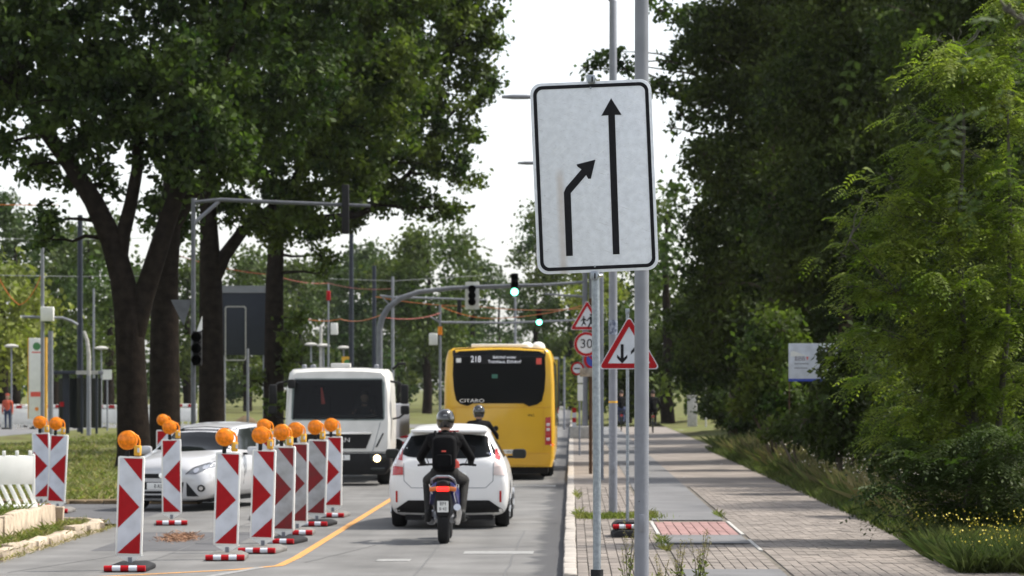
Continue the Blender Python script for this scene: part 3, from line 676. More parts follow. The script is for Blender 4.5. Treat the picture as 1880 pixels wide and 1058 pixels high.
def robinia(label, base, blobs, m, seed, dens, trunkpts, group=None, **kw):
    t = thing('robinia_bush', label, 'bush', base, group=group); b = Vector(base); r = random.Random(seed); mb = MB()
    for pts, rd in trunkpts: mb.tube([Vector(p) - b for p in pts], rd, n=8)
    nodes = [Vector(p) - b for pts, rd in trunkpts for p in pts[1:]]
    for c, rr in blobs:
        cc = Vector(c) - b; p = min([n for n in nodes if n.z < cc.z + .3] or nodes, key=lambda q: (q - cc).length)
        tip = cc + Vector((-.4, -.2, .1)) * rr[0]
        mb.tube(wobble(p, tip, r, 5, .07), [.012, .011, .009, .008, .006, .004], n=5)
        for k in range(3): mb.tube(wobble(cc, cc + Vector((r.uniform(-1, .5), r.uniform(-1, 1), r.uniform(-.7, .9))) * rr[0] * .95, r, 4, .2), [.009, .008, .006, .005, .003], n=4)
    mb.build('trunk', M['twig'], t)
    pinnate('crown', [((Vector(c) - b)[:], rr) for c, rr in blobs], m, t, seed, dens, **kw); return t
RY = 38.5
robinia('bright yellow green feathery bush at the right edge of the path', W(1800, gz(RY, .3), RY),
        bl(RY, (1765, 95, 50, 0), (1720, 75, 22, 0), (1800, 170, 60, 0), (1715, 140, 22, 0), (1730, 255, 42, 0), (1685, 270, 24, 0), (1800, 290, 75, 0), (1700, 340, 45, 0), (1760, 390, 85, 0), (1655, 400, 40, 0), (1610, 375, 22, 0), (1690, 470, 65, 0), (1600, 455, 20, 0), (1575, 420, 18, 0), (1560, 525, 20, 0), (1600, 540, 42, 0), (1660, 540, 60, 0), (1770, 520, 100, 0),
           (1640, 620, 50, 0), (1600, 600, 30, 0), (1720, 640, 85, 0), (1620, 690, 40, .5), (1690, 730, 65, 0), (1650, 780, 40, .5), (1800, 650, 95, 0), (1740, 800, 55, 0), (1860, 420, 80, 0), (1860, 230, 60, .5), (1870, 560, 85, 0), (1860, 700, 80, 0), (1800, 780, 70, 0), (1790, 110, 40, -.5), (1840, 170, 45, 0), (1870, 90, 55, .3), (1830, 40, 35, .5), (1885, 10, 50, .5), (1590, 350, 14, 0), (1640, 330, 22, 0), (1680, 210, 20, 0), (1550, 470, 16, 0), (1585, 650, 22, 0)),
        M['robinia'], 51, 1350, [([W(1800, gz(RY, .2), RY), W(1795, 800, RY), W(1770, 620, RY), W(1760, 420, RY), W(1770, 250, RY), W(1765, 90, RY)], [.05, .045, .04, .03, .022, .012]),
        ([W(1810, gz(RY, .2), RY), W(1830, 820, RY), W(1850, 600, RY), W(1855, 400, RY), W(1850, 200, RY)], [.05, .045, .035, .025, .014]),
        ([W(1795, 800, RY), W(1720, 640, RY), W(1650, 540, RY), W(1560, 440, RY - .4)], [.035, .028, .02, .008])], None)
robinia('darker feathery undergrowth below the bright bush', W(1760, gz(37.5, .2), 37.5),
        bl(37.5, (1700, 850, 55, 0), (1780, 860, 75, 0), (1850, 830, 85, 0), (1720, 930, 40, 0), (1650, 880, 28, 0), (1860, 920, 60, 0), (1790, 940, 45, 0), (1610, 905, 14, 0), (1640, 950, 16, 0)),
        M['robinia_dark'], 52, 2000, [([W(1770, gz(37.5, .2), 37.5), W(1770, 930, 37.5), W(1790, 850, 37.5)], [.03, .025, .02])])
b9 = (2.9, 8.3, .1)
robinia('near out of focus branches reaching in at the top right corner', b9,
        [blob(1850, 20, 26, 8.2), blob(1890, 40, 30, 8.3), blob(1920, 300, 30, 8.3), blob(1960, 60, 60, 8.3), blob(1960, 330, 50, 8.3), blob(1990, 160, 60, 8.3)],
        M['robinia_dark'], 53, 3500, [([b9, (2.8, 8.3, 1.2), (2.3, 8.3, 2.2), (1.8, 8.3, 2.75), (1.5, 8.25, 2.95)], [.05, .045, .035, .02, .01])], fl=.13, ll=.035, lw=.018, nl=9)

# ================================================================== far trees
FT = 'distant trees beyond the crossing'
def far(label, px, Y, top, hw, m, seed, n=18, bot=None, L=.42, lai=4.2, rmin=.32, rmax=.55):
    b = bot if bot else gz(Y) - .22 * (gz(Y) - top)
    base = W(px, gz(Y), Y); rr = random.Random(seed)
    limb = [W(px + rr.uniform(-3, 3), gz(Y) + (top - gz(Y)) * k / 6 * .85, Y) for k in range(7)]
    tree('distant_tree', label, 'tree', base, [(limb, [.42 * (1 - .14 * k) for k in range(7)])], auto(px, top + hw * .35, b, hw, Y, n, seed, hw * rmin, hw * rmax, 5), m, M['bark'], seed, FT, lai=lai, L=L, Wd=L * .62, clump=.9, twigs=False)
far('tall round crowned tree left of the bus between two signal masts', 785, 235, 405, 82, M['far1'], 71, bot=640)
far('smaller tree with pointed crown beside the tall tree left of the bus', 868, 262, 455, 46, M['far3'], 72, bot=690)
far('distant tree rising above the truck cab', 690, 255, 440, 75, M['far3'], 73)
far('hazy distant tree behind the dark poles above the truck', 610, 330, 455, 70, M['far3'], 74)
far('distant tree seen between the third and fourth oak stems', 455, 260, 450, 70, M['far1'], 75)
far('distant tree right behind the fourth oak stem', 550, 290, 470, 60, M['far1'], 76)
far('distant tree between the second and third oak stems', 345, 240, 450, 70, M['far1'], 77)
far('distant tree behind the blue grey mast on the left', 165, 210, 385, 85, M['far1'], 78)
far('dark distant tree at the left edge below the crown gap', 30, 225, 345, 75, M['far3'], 79)
far('dark distant tree between the two left poles', 100, 232, 380, 60, M['far3'], 80)
far('sunlit yellow green tree at the left edge', 5, 168, 470, 75, M['far2'], 81, bot=690)
far('sunlit tree behind the white barriers beside the forked oak', 200, 190, 470, 50, M['far1'], 82)
far('tree closing the road right of the green signal', 985, 300, 395, 50, M['far3'], 83, bot=735)
far('tree closing the road behind the large sign pole', 1050, 285, 350, 75, M['far1'], 84, bot=735)
far('yellowish tree behind the red triangle signs', 1090, 190, 470, 55, M['far2'], 85, bot=740)
far('pale green tree right of the large sign against the sky', 1225, 165, 318, 62, M['far1'], 86, bot=740)
far('green tree between the red triangle and the wood', 1185, 200, 400, 60, M['far1'], 87, bot=742)
far('small round tree far down the road left of the green signal', 915, 330, 500, 36, M['far3'], 88, bot=735)
far('low distant tree behind the bus roof', 850, 360, 560, 60, M['far3'], 89, bot=740)
far('dark tree at the end of the path behind the cyclists', 1150, 172, 560, 65, M['forest'], 90, bot=750)
far('dark tree at the path bend beside the cyclists', 1305, 168, 520, 60, M['forest'], 91, bot=748)
far('distant tree left of the tall tree behind the truck mirror', 735, 300, 500, 50, M['far1'], 92)
far('dark distant hedge tree at the far end of the road', 1020, 340, 600, 55, M['forest'], 93, bot=738)
# low far bushes closing the horizon on the left
hb = []
rh = random.Random(9)
for i in range(46):
    px = -60 + i * 24; Y = rh.uniform(240, 330); hb.append(blob(px, 705 - rh.uniform(0, 40), rh.uniform(26, 42), Y))
tag(foliage('far_wood', hb, M['far3'], None, 95, 3.5, .55, .34, 1.2), 'far off band of bushes and wood along the horizon', 'wood', kind='stuff')

# ================================================================== grass
def scatter(n, x0, x1, y0, y1, seed, zf):
    r = np.random.default_rng(seed); x = r.uniform(x0, x1, n); y = y0 + (y1 - y0) * r.random(n) ** 1.4
    z = np.array([zf(a, b) for a, b in zip(x, y)]); return np.stack([x, y, z], 1)
def grassobj(name, pts, h, w, m, seed, lab, lean=.35):
    tag(blades(name, pts, h, w, m, None, seed, lean), lab, 'grass', kind='stuff')
vz = lambda x, y: .12 + min(.9, .06 * max(0, x - 4.75))
grassobj('verge_grass', scatter(42000, 4.7, 9.5, 39, 100, 1, vz), .36, .010, M['vgrass'], 1, 'tall green grass along the right side of the path')
grassobj('dry_verge_grass', scatter(9000, 4.7, 8.5, 40, 90, 2, vz), .45, .007, M['vdry'], 2, 'tall dry grass stalks along the right side of the path')
grassobj('path_edge_grass', scatter(9000, 4.3, 4.95, 33, 95, 3, lambda x, y: .11), .16, .012, M['vgrass'], 3, 'short grass creeping over the path edge')
grassobj('lawn_grass', scatter(26000, -20, -7.2, 54.6, 130, 4, lambda x, y: .05), .13, .03, M['grass'], 4, 'mown grass on the median around the oaks', .6)
grassobj('lawn_dry_grass', scatter(9000, -20, -7.2, 54.6, 110, 5, lambda x, y: .05), .12, .03, M['drygrass'], 5, 'dry patches of grass on the median', .6)
grassobj('bed_grass', scatter(7000, -10.5, -7.75, 31, 44.2, 6, lambda x, y: .35), .11, .012, M['grass'], 6, 'green grass on the raised bed at left', .5)
grassobj('island_grass', scatter(1600, -7.55, -7.05, 32, 45, 7, lambda x, y: .08), .10, .012, M['grass'], 7, 'grass between the rough kerb and the raised bed', .6)
grassobj('island_straw', scatter(2600, -7.6, -6.72, 32, 45, 8, lambda x, y: .03 if x > -6.9 else .08), .07, .012, M['drygrass'], 8, 'dry straw lying along the rough kerb at left', 1.2)
def patch(n, cx, cy, rx, ry, z, seed):
    r = np.random.default_rng(seed); return np.stack([cx + r.normal(size=n) * rx, cy + r.normal(size=n) * ry, np.full(n, z)], 1)
kp = np.concatenate([patch(160, .12, 46.4, .03, .7, .11, 1), patch(900, .5, 45.6, .28, .22, .11, 2), patch(420, .9, 45.8, .22, .3, .11, 3), patch(160, 1.2, 46.2, .06, .8, .11, 4), patch(90, 1.16, 38.6, .04, .4, .11, 6), patch(60, 2.28, 46.5, .02, .5, .11, 7), patch(60, .9, 40, .05, .3, .11, 9), patch(60, .1, 55, .03, 1, .11, 10), patch(60, 1.15, 36.8, .03, .2, .11, 12)])
kp = kp[kp[:, 0] > .07]
grassobj('kerbside_grass', kp, .085, .014, M['grass'], 9, 'grass tufts in the joints around the lamp post foot', .5)
wf = scatter(1500, 4.8, 7.5, 42, 75, 12, vz); wf[:, 2] += np.random.default_rng(1).uniform(.3, .75, len(wf))
V, Fc = diamonds(wf, unit(np.random.default_rng(2).normal(size=wf.shape)), .04, .035, np.random.default_rng(3)); me = bpy.data.meshes.new('wildflowers'); fill_mesh(me, V, Fc); me.materials.append(M['white_flower'])
tag(link('wildflowers', me), 'pale flower heads among the tall verge grass', 'flowers', kind='stuff')
# yellow flowering plants lower right
yp = scatter(14000, 4.15, 6.2, 32.0, 38.6, 13, lambda x, y: .1)
yp = yp[(yp[:, 0] - 4.15) > (yp[:, 1] - 35) * .12 + .1 * np.sin(yp[:, 1] * 3)]
grassobj('flower_stems', yp, .26, .005, M['vgrass'], 13, 'wiry green stems of the yellow flowering plants', .45)
yf = scatter(750, 4.2, 6.1, 32.0, 38, 14, lambda x, y: .1); yf[:, 2] += np.random.default_rng(4).uniform(.08, .55, len(yf))
V, Fc = diamonds(yf, unit(np.random.default_rng(5).normal(size=yf.shape)), .026, .026, np.random.default_rng(6)); me = bpy.data.meshes.new('yellow_flowers'); fill_mesh(me, V, Fc); me.materials.append(M['yellow_flower'])
tag(link('yellow_flowers', me), 'small yellow flowers at the lower right corner', 'flowers', kind='stuff')
# ================================================================== vehicles
def wheel(parent, x, y, r, w, rim=True, face=1, n=28):
    prof = [(r * .62, -w / 2), (r * .9, -w / 2), (r * .985, -w * .36), (r, -w * .2), (r, w * .2), (r * .985, w * .36), (r * .9, w / 2), (r * .62, w / 2)]
    o = MB().lathe(prof, (0, 0, 0), 'X', n).build('wheel', M['tyre'], parent); o.location = (x, y, r)
    if rim:
        mb = MB().lathe([(r * .60, -.02), (r * .60, .0), (r * .52, .012), (r * .5, -.01)], (face * (w / 2 - .01), 0, 0), 'X', n)
        for k in range(5):
            a = 2 * math.pi * k / 5; mb.tube([(face * (w / 2 - .004), 0, 0), (face * (w / 2 - .004), math.cos(a) * r * .55, math.sin(a) * r * .55)], [.035, .028], n=6)
        mb.build('rim', M['alloy'], o)
    return o
def mirror_part(parent, x, y, z, sx, m, d=(.22, .12, .15)):
    o = MB().box((0, 0, 0), d).build('door_mirror', m, parent, bevel=.045); o.location = (x, y, z)
    MB().box((-sx * .13, .0, -.05), (.12, .05, .04)).build('mirror_arm', M['trim'], o, bevel=.01)
    MB().box((0, -d[1] / 2 - .002, 0), (d[0] * .82, .006, d[2] * .72)).build('mirror_glass', M['glass_side'], o)
    return o
# ---- white estate car
cy = 44.4; car = thing('estate_car', 'white estate car seen from behind in the lane ahead of the motorcyclist', 'car', (-1.83, cy, 0))
body, bv = body_shell([(0.00, .46, .66, .78, .66, .70, .92, .62, 1.0, .005), (0.05, .30, .80, .875, .66, .79, .97, .66, 1.08, .01), (0.16, .20, .86, .905, .66, .83, 1.0, .645, 1.20, .015), (0.34, .17, .87, .915, .66, .84, 1.0, .605, 1.43, .02),
    (.46, .17, .87, .915, .66, .84, 1.0, .59, 1.51, .025), (1.4, .17, .87, .915, .66, .84, 1.0, .585, 1.545, .03), (2.5, .17, .87, .91, .64, .84, .98, .57, 1.48, .03), (3.2, .17, .87, .91, .62, .82, .93, .66, 1.10, .04), (3.5, .17, .86, .9, .6, .8, .88, .66, .94, .04), (4.2, .18, .78, .82, .55, .66, .72, .5, .76, .03), (4.55, .3, .55, .62, .5, .5, .58, .4, .62, .01)], M['carwhite'], car)
g = panel(bv, [(-.565, 1.38), (-.3, 1.405), (.3, 1.405), (.565, 1.38), (.715, 1.12), (.6, 1.075), (.3, 1.05), (-.3, 1.05), (-.6, 1.075), (-.715, 1.12)], 'rear', 'rear_window', M['glass'], car, .008)
MB().box((0, .30, 1.455), (1.14, .34, .05)).build('roof_spoiler', M['carwhite'], car, bevel=.02)
MB().box((0, .125, 1.455), (.3, .02, .018)).build('brake_light', M['tail'], car)
st = plate(rrect(.16, .055, .01), 0, 'sticker', M['blue'], g, .003); st.location = (.56, .105, 1.115); st.rotation_euler = (R(-30), 0, 0)
text('8883', .06, 'sticker_text', M['white'], g, (.56, .096, 1.115), rot=(R(60), 0, 0))
for sx in (-1, 1):
    f = (lambda p: p) if sx > 0 else mirror
    panel(bv, f([(.69, 1.20), (.76, 1.19), (.825, 1.04), (.685, 1.02)]), 'rear', 'tail_light', M['tail'], car, .012, .04)
    panel(bv, f([(.685, 1.015), (.825, 1.035), (.85, .95), (.675, .93)]), 'rear', 'tail_light', M['tail_clear'], car, .012, .04)
    panel(bv, f([(.675, .925), (.85, .945), (.87, .84), (.85, .80), (.67, .81)]), 'rear', 'tail_light', M['tail'] if sx < 0 else M['tail_clear'], car, .012, .04)
    panel(bv, f([(.755, .57), (.785, .57), (.785, .40), (.755, .40)]), 'rear', 'reflector', M['tail'], car, .008, .05)
    wheel(car, sx * .775, .95, .325, .215, face=sx); wheel(car, sx * .775, 3.65, .325, .215, face=sx)
    mirror_part(car, sx * 1.0, 2.85, 1.06, sx, M['trim'])
    v = 'right' if sx > 0 else 'left'
    panel(bv, [(.55, 1.06), (.62, 1.3), (1.0, 1.43), (2.4, 1.40), (3.05, 1.06)], v, 'side_window', M['glass'], car, .006, .12)
    panel(bv, circ(.37, 20, .95, .33), v, 'wheel_arch', M['trim'], car, .004, .12)
    panel(bv, circ(.37, 20, 3.65, .33), v, 'wheel_arch', M['trim'], car, .004, .12)
panel(bv, [(-.60, .43), (.60, .43), (.80, .29), (.82, .19), (-.82, .19), (-.80, .29)], 'rear', 'bumper_diffuser', M['trim'], car, .012, .06)
MB().box((0, .7, .17), (1.3, 1.0, .08)).build('underbody', M['trim'], car)
MB().box((0, .5, .13), (.5, .12, .1)).build('exhaust_box', M['trim'], car, bevel=.02)
# tailgate seam
sm = []
for a, b in (((-.665, .98), (-.66, .72)), ((-.66, .72), (-.55, .615)), ((-.55, .615), (.55, .615)), ((.55, .615), (.66, .72)), ((.66, .72), (.665, .98))):
    d = Vector((b[0] - a[0], b[1] - a[1])).normalized(); n = Vector((-d.y, d.x)) * .005
    panel(bv, [(a[0] + n.x, a[1] + n.y), (a[0] - n.x, a[1] - n.y), (b[0] - n.x, b[1] - n.y), (b[0] + n.x, b[1] + n.y)], 'rear', 'tailgate_seam', M['grey_paint'], car, .002, .1, .005)
MB().box((0, -.005, .78), (.52, .02, .115)).build('number_plate', M['plate'], car, bevel=.003)
text('B VW 734', .085, 'number_plate_text', M['black'], car, (0, -.0175, .78), sx=.9)
# ---- silver hatchback
rz = R(180 - 14); dirv = Vector((-math.sin(rz), math.cos(rz), 0)); fr = Vector((XW(298, 50.8), 50.8, 0)); rear = fr - dirv * 4.36
hat = thing('hatchback_car', 'silver hatchback turning out of the side road behind the red and white beacons', 'car', rear, rz)
hb_, hv = body_shell([(0.0, .45, .66, .78, .65, .70, .95, .55, 1.05, .02), (.1, .33, .76, .86, .65, .78, 1.0, .57, 1.25, .02), (.4, .24, .82, .90, .65, .81, 1.0, .57, 1.42, .03), (1.2, .2, .84, .915, .62, .83, .98, .585, 1.475, .035), (2.0, .2, .84, .915, .62, .83, .97, .58, 1.455, .035), (2.55, .2, .84, .915, .62, .83, .95, .585, 1.34, .04),
    (3.1, .2, .84, .915, .62, .83, .93, .69, 1.0, .05), (3.5, .2, .84, .915, .6, .83, .90, .66, .97, .05), (4.0, .18, .83, .905, .58, .80, .83, .62, .90, .05), (4.24, .17, .79, .855, .52, .75, .74, .58, .82, .045), (4.36, .18, .70, .76, .46, .66, .66, .50, .745, .035), (4.40, .24, .6, .66, .44, .56, .6, .42, .68, .02)], M['carsilver'], hat)
panel(hv, [(-.53, 1.39), (0, 1.42), (.53, 1.39), (.70, 1.03), (0, 1.0), (-.70, 1.03)], 'front', 'windscreen', M['glass'], hat, .006)
panel(hv, [(-.36, .64), (.36, .64), (.32, .565), (-.32, .565)], 'front', 'upper_grille', M['trim'], hat, .008, .08)
panel(hv, circ(.045, 16, 0, .61), 'front', 'badge', M['chrome'], hat, .014, .05)
panel(hv, [(-.40, .50), (.40, .50), (.36, .22), (-.36, .22)], 'front', 'lower_grille', M['trim'], hat, .008, .08)
MB().box((0, 4.40, .43), (.52, .02, .115)).build('number_plate', M['plate'], hat, bevel=.003)
text('B KL 27', .09, 'number_plate_text', M['black'], hat, (0, 4.4125, .43), rot=(R(90), 0, R(180)), sx=.9)
for z in (.36, .29): panel(hv, [(-.36, z + .012), (.36, z + .012), (.36, z - .012), (-.36, z - .012)], 'front', 'grille_bar', M['carsilver'], hat, .014, .1)
for sx in (-1, 1):
    f = (lambda p: p) if sx > 0 else mirror
    panel(hv, f([(.44, .645), (.54, .735), (.80, .85), (.875, .84), (.80, .735), (.60, .64)]), 'front', 'headlight', M['lamp_dark'], hat, .010, .04)
    for hx_, hz_ in ((.60, .70), (.72, .76)): panel(hv, [(sx * hx_ + a, hz_ + b) for a, b in circ(.04, 14)], 'front', 'headlight_lens', M['chrome'], hat, .018, .04)
    panel(hv, f([(.43, .64), (.54, .752), (.80, .868), (.88, .855), (.80, .848), (.54, .733), (.44, .63)]), 'front', 'headlight_rim', M['trim'], hat, .012, .06)
    panel(hv, f([(.45, .50), (.66, .26), (.45, .26)]), 'front', 'side_intake', M['trim'], hat, .008, .05)
    panel(hv, [(sx * .70 + a, .40 + b) for a, b in circ(.06, 14)], 'front', 'fog_light', M['trim'], hat, .010, .05)
    panel(hv, [(sx * .70 + a, .40 + b) for a, b in circ(.035, 12)], 'front', 'fog_lamp_glass', M['chrome'], hat, .016, .05)
    v = 'right' if sx > 0 else 'left'
    panel(hv, [(.50, 1.1), (.75, 1.34), (1.35, 1.40), (2.15, 1.37), (2.85, 1.04), (2.0, .99), (1.2, 1.01)], v, 'side_window', M['glass_side'], hat, .006, .12)
    panel(hv, [(1.64, 1.39), (1.72, 1.39), (1.72, 1.0), (1.64, 1.0)], v, 'door_pillar', M['trim'], hat, .010, .12)
    panel(hv, circ(.36, 20, .78, .34), v, 'wheel_arch', M['trim'], hat, .004, .12); panel(hv, circ(.36, 20, 3.43, .34), v, 'wheel_arch', M['trim'], hat, .004, .12)
    panel(hv, [(1.66, .98), (1.675, .98), (1.675, .3), (1.66, .3)], v, 'door_seam', M['trim'], hat, .003, .15)
    panel(hv, [(2.76, .98), (2.775, .98), (2.775, .3), (2.76, .3)], v, 'door_seam', M['trim'], hat, .003, .15)
    wheel(hat, sx * .785, .78, .32, .21, face=sx); wheel(hat, sx * .785, 3.43, .32, .21, face=sx)
    mo = mirror_part(hat, sx * 1.0, 2.62, 1.0, sx, M['carsilver'])
    panel(hv, [(1.2, .80), (1.42, .80), (1.42, .775), (1.2, .775)], v, 'door_handle', M['carsilver'], hat, .025, .1)
MB().box((0, 2.1, .2), (1.4, 3.6, .1)).build('underbody', M['trim'], hat)
# ---- yellow bus
by = 68.0; bus = thing('city_bus', 'yellow city bus seen from behind waiting at the signals', 'bus', (-1.65, by, 0))
def zb_(py): return CAM_H - (py - HZY) / 81
prof = [(-1.2, .30), (1.2, .30), (1.255, .5), (1.265, 1.2), (1.25, 2.2), (1.22, 2.75), (1.16, 2.94), (1.05, 3.0), (.5, 3.03), (0, 3.04)]
prof += [(-a, b) for a, b in prof[-2:1:-1]]
rings = [[Vector((a * kx, y, .3 + (b - .3) * kz)) for a, b in prof] for y, kx, kz in ((0, .93, .965), (.03, .965, .985), (.10, .99, .998), (.22, 1, 1), (11.8, 1, 1), (12, .95, .97))]
mb = MB().loft(rings); me = mb.mesh('body'); me.materials.append(M['busyellow']); link('body', me, bus); bb = bvh_of(me)
bw = panel(bb, [(-1.04, 2.86), (-.9, 2.93), (0, 2.965), (.9, 2.93), (1.04, 2.86), (1.055, 2.4), (1.03, 2.06), (.97, 1.80), (.86, 1.72), (.68, 1.675), (.54, 1.745), (-.59, 1.745), (-.72, 1.685), (-.88, 1.73), (-.98, 1.82), (-1.03, 2.06), (-1.055, 2.4)], 'rear', 'rear_window', M['glass'], bus, .02, .15)
panel(bb, [(-1.05, 2.80), (1.05, 2.80), (1.06, 2.93), (1.0, 2.985), (.5, 3.025), (0, 3.035), (-.5, 3.025), (-1.0, 2.985), (-1.06, 2.93)], 'rear', 'roof_edge', M['trim'], bus, .03, .2)
dp = MB().box((-.09, -.035, 2.74), (1.16, .01, .20)).build('destination_display', M['trim'], bus)
text('218', .20, 'display_text', M['display'], dp, (-.53, -.043, 2.74), sx=.8)
text('Bahnhof weiter', .085, 'display_text', M['display'], dp, (.12, -.043, 2.79)); text('Tramhaus, Elchdorf', .095, 'display_text', M['display'], dp, (.12, -.043, 2.69))
MB().box((.90, -.032, 2.70), (.12, .012, .14)).build('sticker', M['packred'], bw, bevel=.004); MB().box((-.92, -.032, 2.72), (.11, .012, .10)).build('sticker', M['white_plastic'], bw)
MB().box((-.10, -.03, 2.36), (.13, .01, .09)).build('sticker', mat('green exit sign', (.04, .16, .11), .5), bw)
text('CITARO', .115, 'rear_lettering', M['chrome'], bus, (-.62, -.036, 1.80), sx=1.35)
text('4962', .075, 'fleet_number', M['trim'], bus, (.72, -.004, 1.47))
for sx in (-1, 1):
    zt = 1.42 if sx > 0 else 1.0
    tl = panel(bb, [(sx * 1.05, zt), (sx * 1.17, zt + .02), (sx * 1.19, zt - .62), (sx * 1.04, zt - .62)][::sx], 'rear', 'tail_light', M['tail'], bus, .012, .1)
    for k, z in enumerate((.16, .27, .49)): MB().box((sx * 1.11, -.02 + .04, zt - z), (.08, .10, .07)).build('lamp_segment', M['tail_clear'], tl, bevel=.01)
    wheel(bus, sx * 1.05, 3.2, .48, .32, face=sx); wheel(bus, sx * 1.05, 9.2, .48, .3, face=sx)
    panel(bb, [(1, 2.7), (11, 2.7), (11, 1.2), (1, 1.2)], 'right' if sx > 0 else 'left', 'side_window', M['glass_side'], bus, .01, .5)
MB().box((1.22, .0, .80), (.03, .03, .03)).build('side_marker', M['tail_lit'], bus); MB().box((1.17, -.01, .80), (.03, .02, .04)).build('reversing_lamp', M['tail_clear'], bus)
for z, d in ((.62, .012), (1.66, .010)):
    panel(bb, [(-1.19, z + d), (1.19, z + d), (1.19, z - d), (-1.19, z - d)], 'rear', 'panel_seam', M['busyellow2'], bus, .016, .2)
panel(bb, [(-1.17, .60), (1.17, .60), (1.15, .34), (-1.15, .34)], 'rear', 'bumper', M['busyellow2'], bus, .035, .15)
for sx in (-1, 1): panel(bb, [(sx * 1.0, 1.66), (sx * 1.015, 1.66), (sx * 1.015, .62), (sx * 1.0, .62)][::sx], 'rear', 'panel_seam', M['busyellow2'], bus, .008, .2)
MB().box((.17, -.01, .64), (.52, .02, .11)).build('number_plate', M['plate'], bus); text('B V 4962', .08, 'number_plate_text', M['black'], bus, (.17, -.022, .64))
MB().box((0, 2.0, .25), (2.2, 3.5, .22)).build('underbody', M['trim'], bus)
panel(bb, [(-1.02, .04), (1.02, .04), (1.02, 11.9), (-1.02, 11.9)], 'top', 'roof_panel', M['trim'], bus, .008, .5)
for x in (.62, .88): MB().lathe([(.16, 0), (.16, .07), (.13, .13), (.07, .17), (.01, .18)], (x, .55, 2.97), 'Z', 18).build('roof_dome', M['white_plastic'], bus)
MB().box((0, 1.2, 3.06), (1.3, 1.6, .08)).build('roof_unit', M['white_plastic'], bus, bevel=.02)
# ---- white truck, facing the camera
ty = 64.0; tr = thing('truck', 'white lorry with dark grille facing the camera in the opposite lane', 'truck', (-5.0, ty, 0))
prof = [(-1.08, .62), (1.08, .62), (1.14, .8), (1.15, 1.4), (1.12, 2.1), (1.06, 2.42), (.98, 2.5), (.6, 2.53), (0, 2.54)]; prof += [(-a, b) for a, b in prof[-2:1:-1]]
rings = []
for y, kx, kt, kb in ((0.0, .93, .955, 0), (.05, .965, .972, 0), (.16, .99, .99, 0), (.35, 1, 1, 0), (1.7, 1, 1, 0), (1.8, .97, .97, 0)):
    rings.append([Vector((a * kx, y + (max(0, b - 1.35) * .16 if y < .3 else 0), .62 + (b - .62) * kt)) for a, b in prof])
mbc = MB().loft(rings); mbc.f = [f for f in mbc.f if f != tuple(range(15))[::-1]]; mbc.mi = [0] * len(mbc.f)
mbc.add([], []); mbc.f += [(1, 0, 14, 2), (2, 14, 13, 3), (3, 13, 12, 4), (4, 12, 11, 5), (5, 11, 10, 6), (6, 10, 9, 7), (7, 9, 8)]; mbc.mi += [0] * 7
me = mbc.mesh('cab'); tb = bvh_of(me); M['cabin'] = mat('dark cab interior', (.012, .012, .013), .8, spec=.1)
ct = MB().prism([(-.93, 2.27), (-.97, 1.43), (.97, 1.43), (.93, 2.27)], (0, -.5, 0), UX, UZ, 2.05, mi=1).mesh('cut', smooth=False)
for q_ in (me, ct): q_.materials.append(M['truckwhite']); q_.materials.append(M['cabin'])
ct.polygons.foreach_set('material_index', [1] * len(ct.polygons))
cto = bpy.data.objects.new('cut', ct); COL.objects.link(cto); me = evaluated(me, [('BOOLEAN', dict(object=cto, operation='DIFFERENCE', solver='EXACT'))]); bpy.data.objects.remove(cto)
me.set_sharp_from_angle(angle=R(38)); link('cab', me, tr)
MB().box((0, .42, 1.47), (1.86, .5, .12)).build('dashboard', M['trim'], tr, bevel=.03)
for x in (-.5, .5):
    st_ = MB().box((x, 1.2, 1.62), (.5, .16, .62)).build('seat', M['cabin'], tr, bevel=.05); MB().box((x, 1.2, 2.03), (.26, .12, .2)).build('headrest', M['cabin'], st_, bevel=.04)
MB().tube([(.5 + .21 * math.cos(a), .62 + .05 * math.sin(a), 1.62 + .15 * math.sin(a)) for a in [2 * math.pi * k / 20 for k in range(21)]], .018, n=6).build('steering_wheel', M['trim'], tr)
MB().box((0, .22, 2.24), (1.8, .02, .10)).build('sun_visor', M['cabin'], tr, bevel=.005); MB().tube([(-.38, .35, 2.1), (-.34, .34, 1.75)], [.02, .045], n=8).build('pennant', M['packred'], tr)
ws = panel(tb, [(-.93, 2.30), (.93, 2.30), (.985, 2.2), (1.0, 1.45), (.97, 1.40), (-.97, 1.40), (-1.0, 1.45), (-.985, 2.2)], 'rear', 'windscreen', clear_glass('truck windscreen glass', .018), tr, .01, .12, .0)
for x_, w_ in ((-.55, .42), (.5, .5)): MB().box((x_, .075, 1.47), (w_, .01, .10)).build('dashboard', M['grey_rubber'], ws, bevel=.004) if False else None
for x0 in (-.5, .35): MB().tube([(x0, .0, 1.43), (x0 + .5, .02, 1.50)], .012, n=6).build('wiper', M['trim'], ws)
panel(tb, [(-.72, 1.11), (.72, 1.11), (.60, .80), (-.60, .80)], 'rear', 'grille', M['trim'], tr, .012, .12)
panel(tb, [(-.73, 1.155), (.73, 1.155), (.715, 1.11), (-.715, 1.11)], 'rear', 'grille_trim', M['chrome'], tr, .018, .2)
text('MAN', .13, 'badge', M['chrome'], tr, (.08, -.02, .98), ext=.004, sx=1.3)
for sx in (-1, 1):
    panel(tb, [(sx * .985, 1.13), (sx * .955, 1.13), (sx * .80, .83), (sx * .845, .84)][::-sx], 'rear', 'corner_vent', M['trim'], tr, .012, .1)
    panel(tb, [(sx * .90, 1.36), (sx * .915, 1.36), (sx * .75, .74), (sx * .735, .74)][::sx], 'rear', 'panel_seam', M['grey_paint'], tr, .003, .2)
panel(tb, [(-1.02, .73), (1.02, .73), (1.02, .715), (-1.02, .715)], 'rear', 'panel_seam', M['trim'], tr, .01, .2)
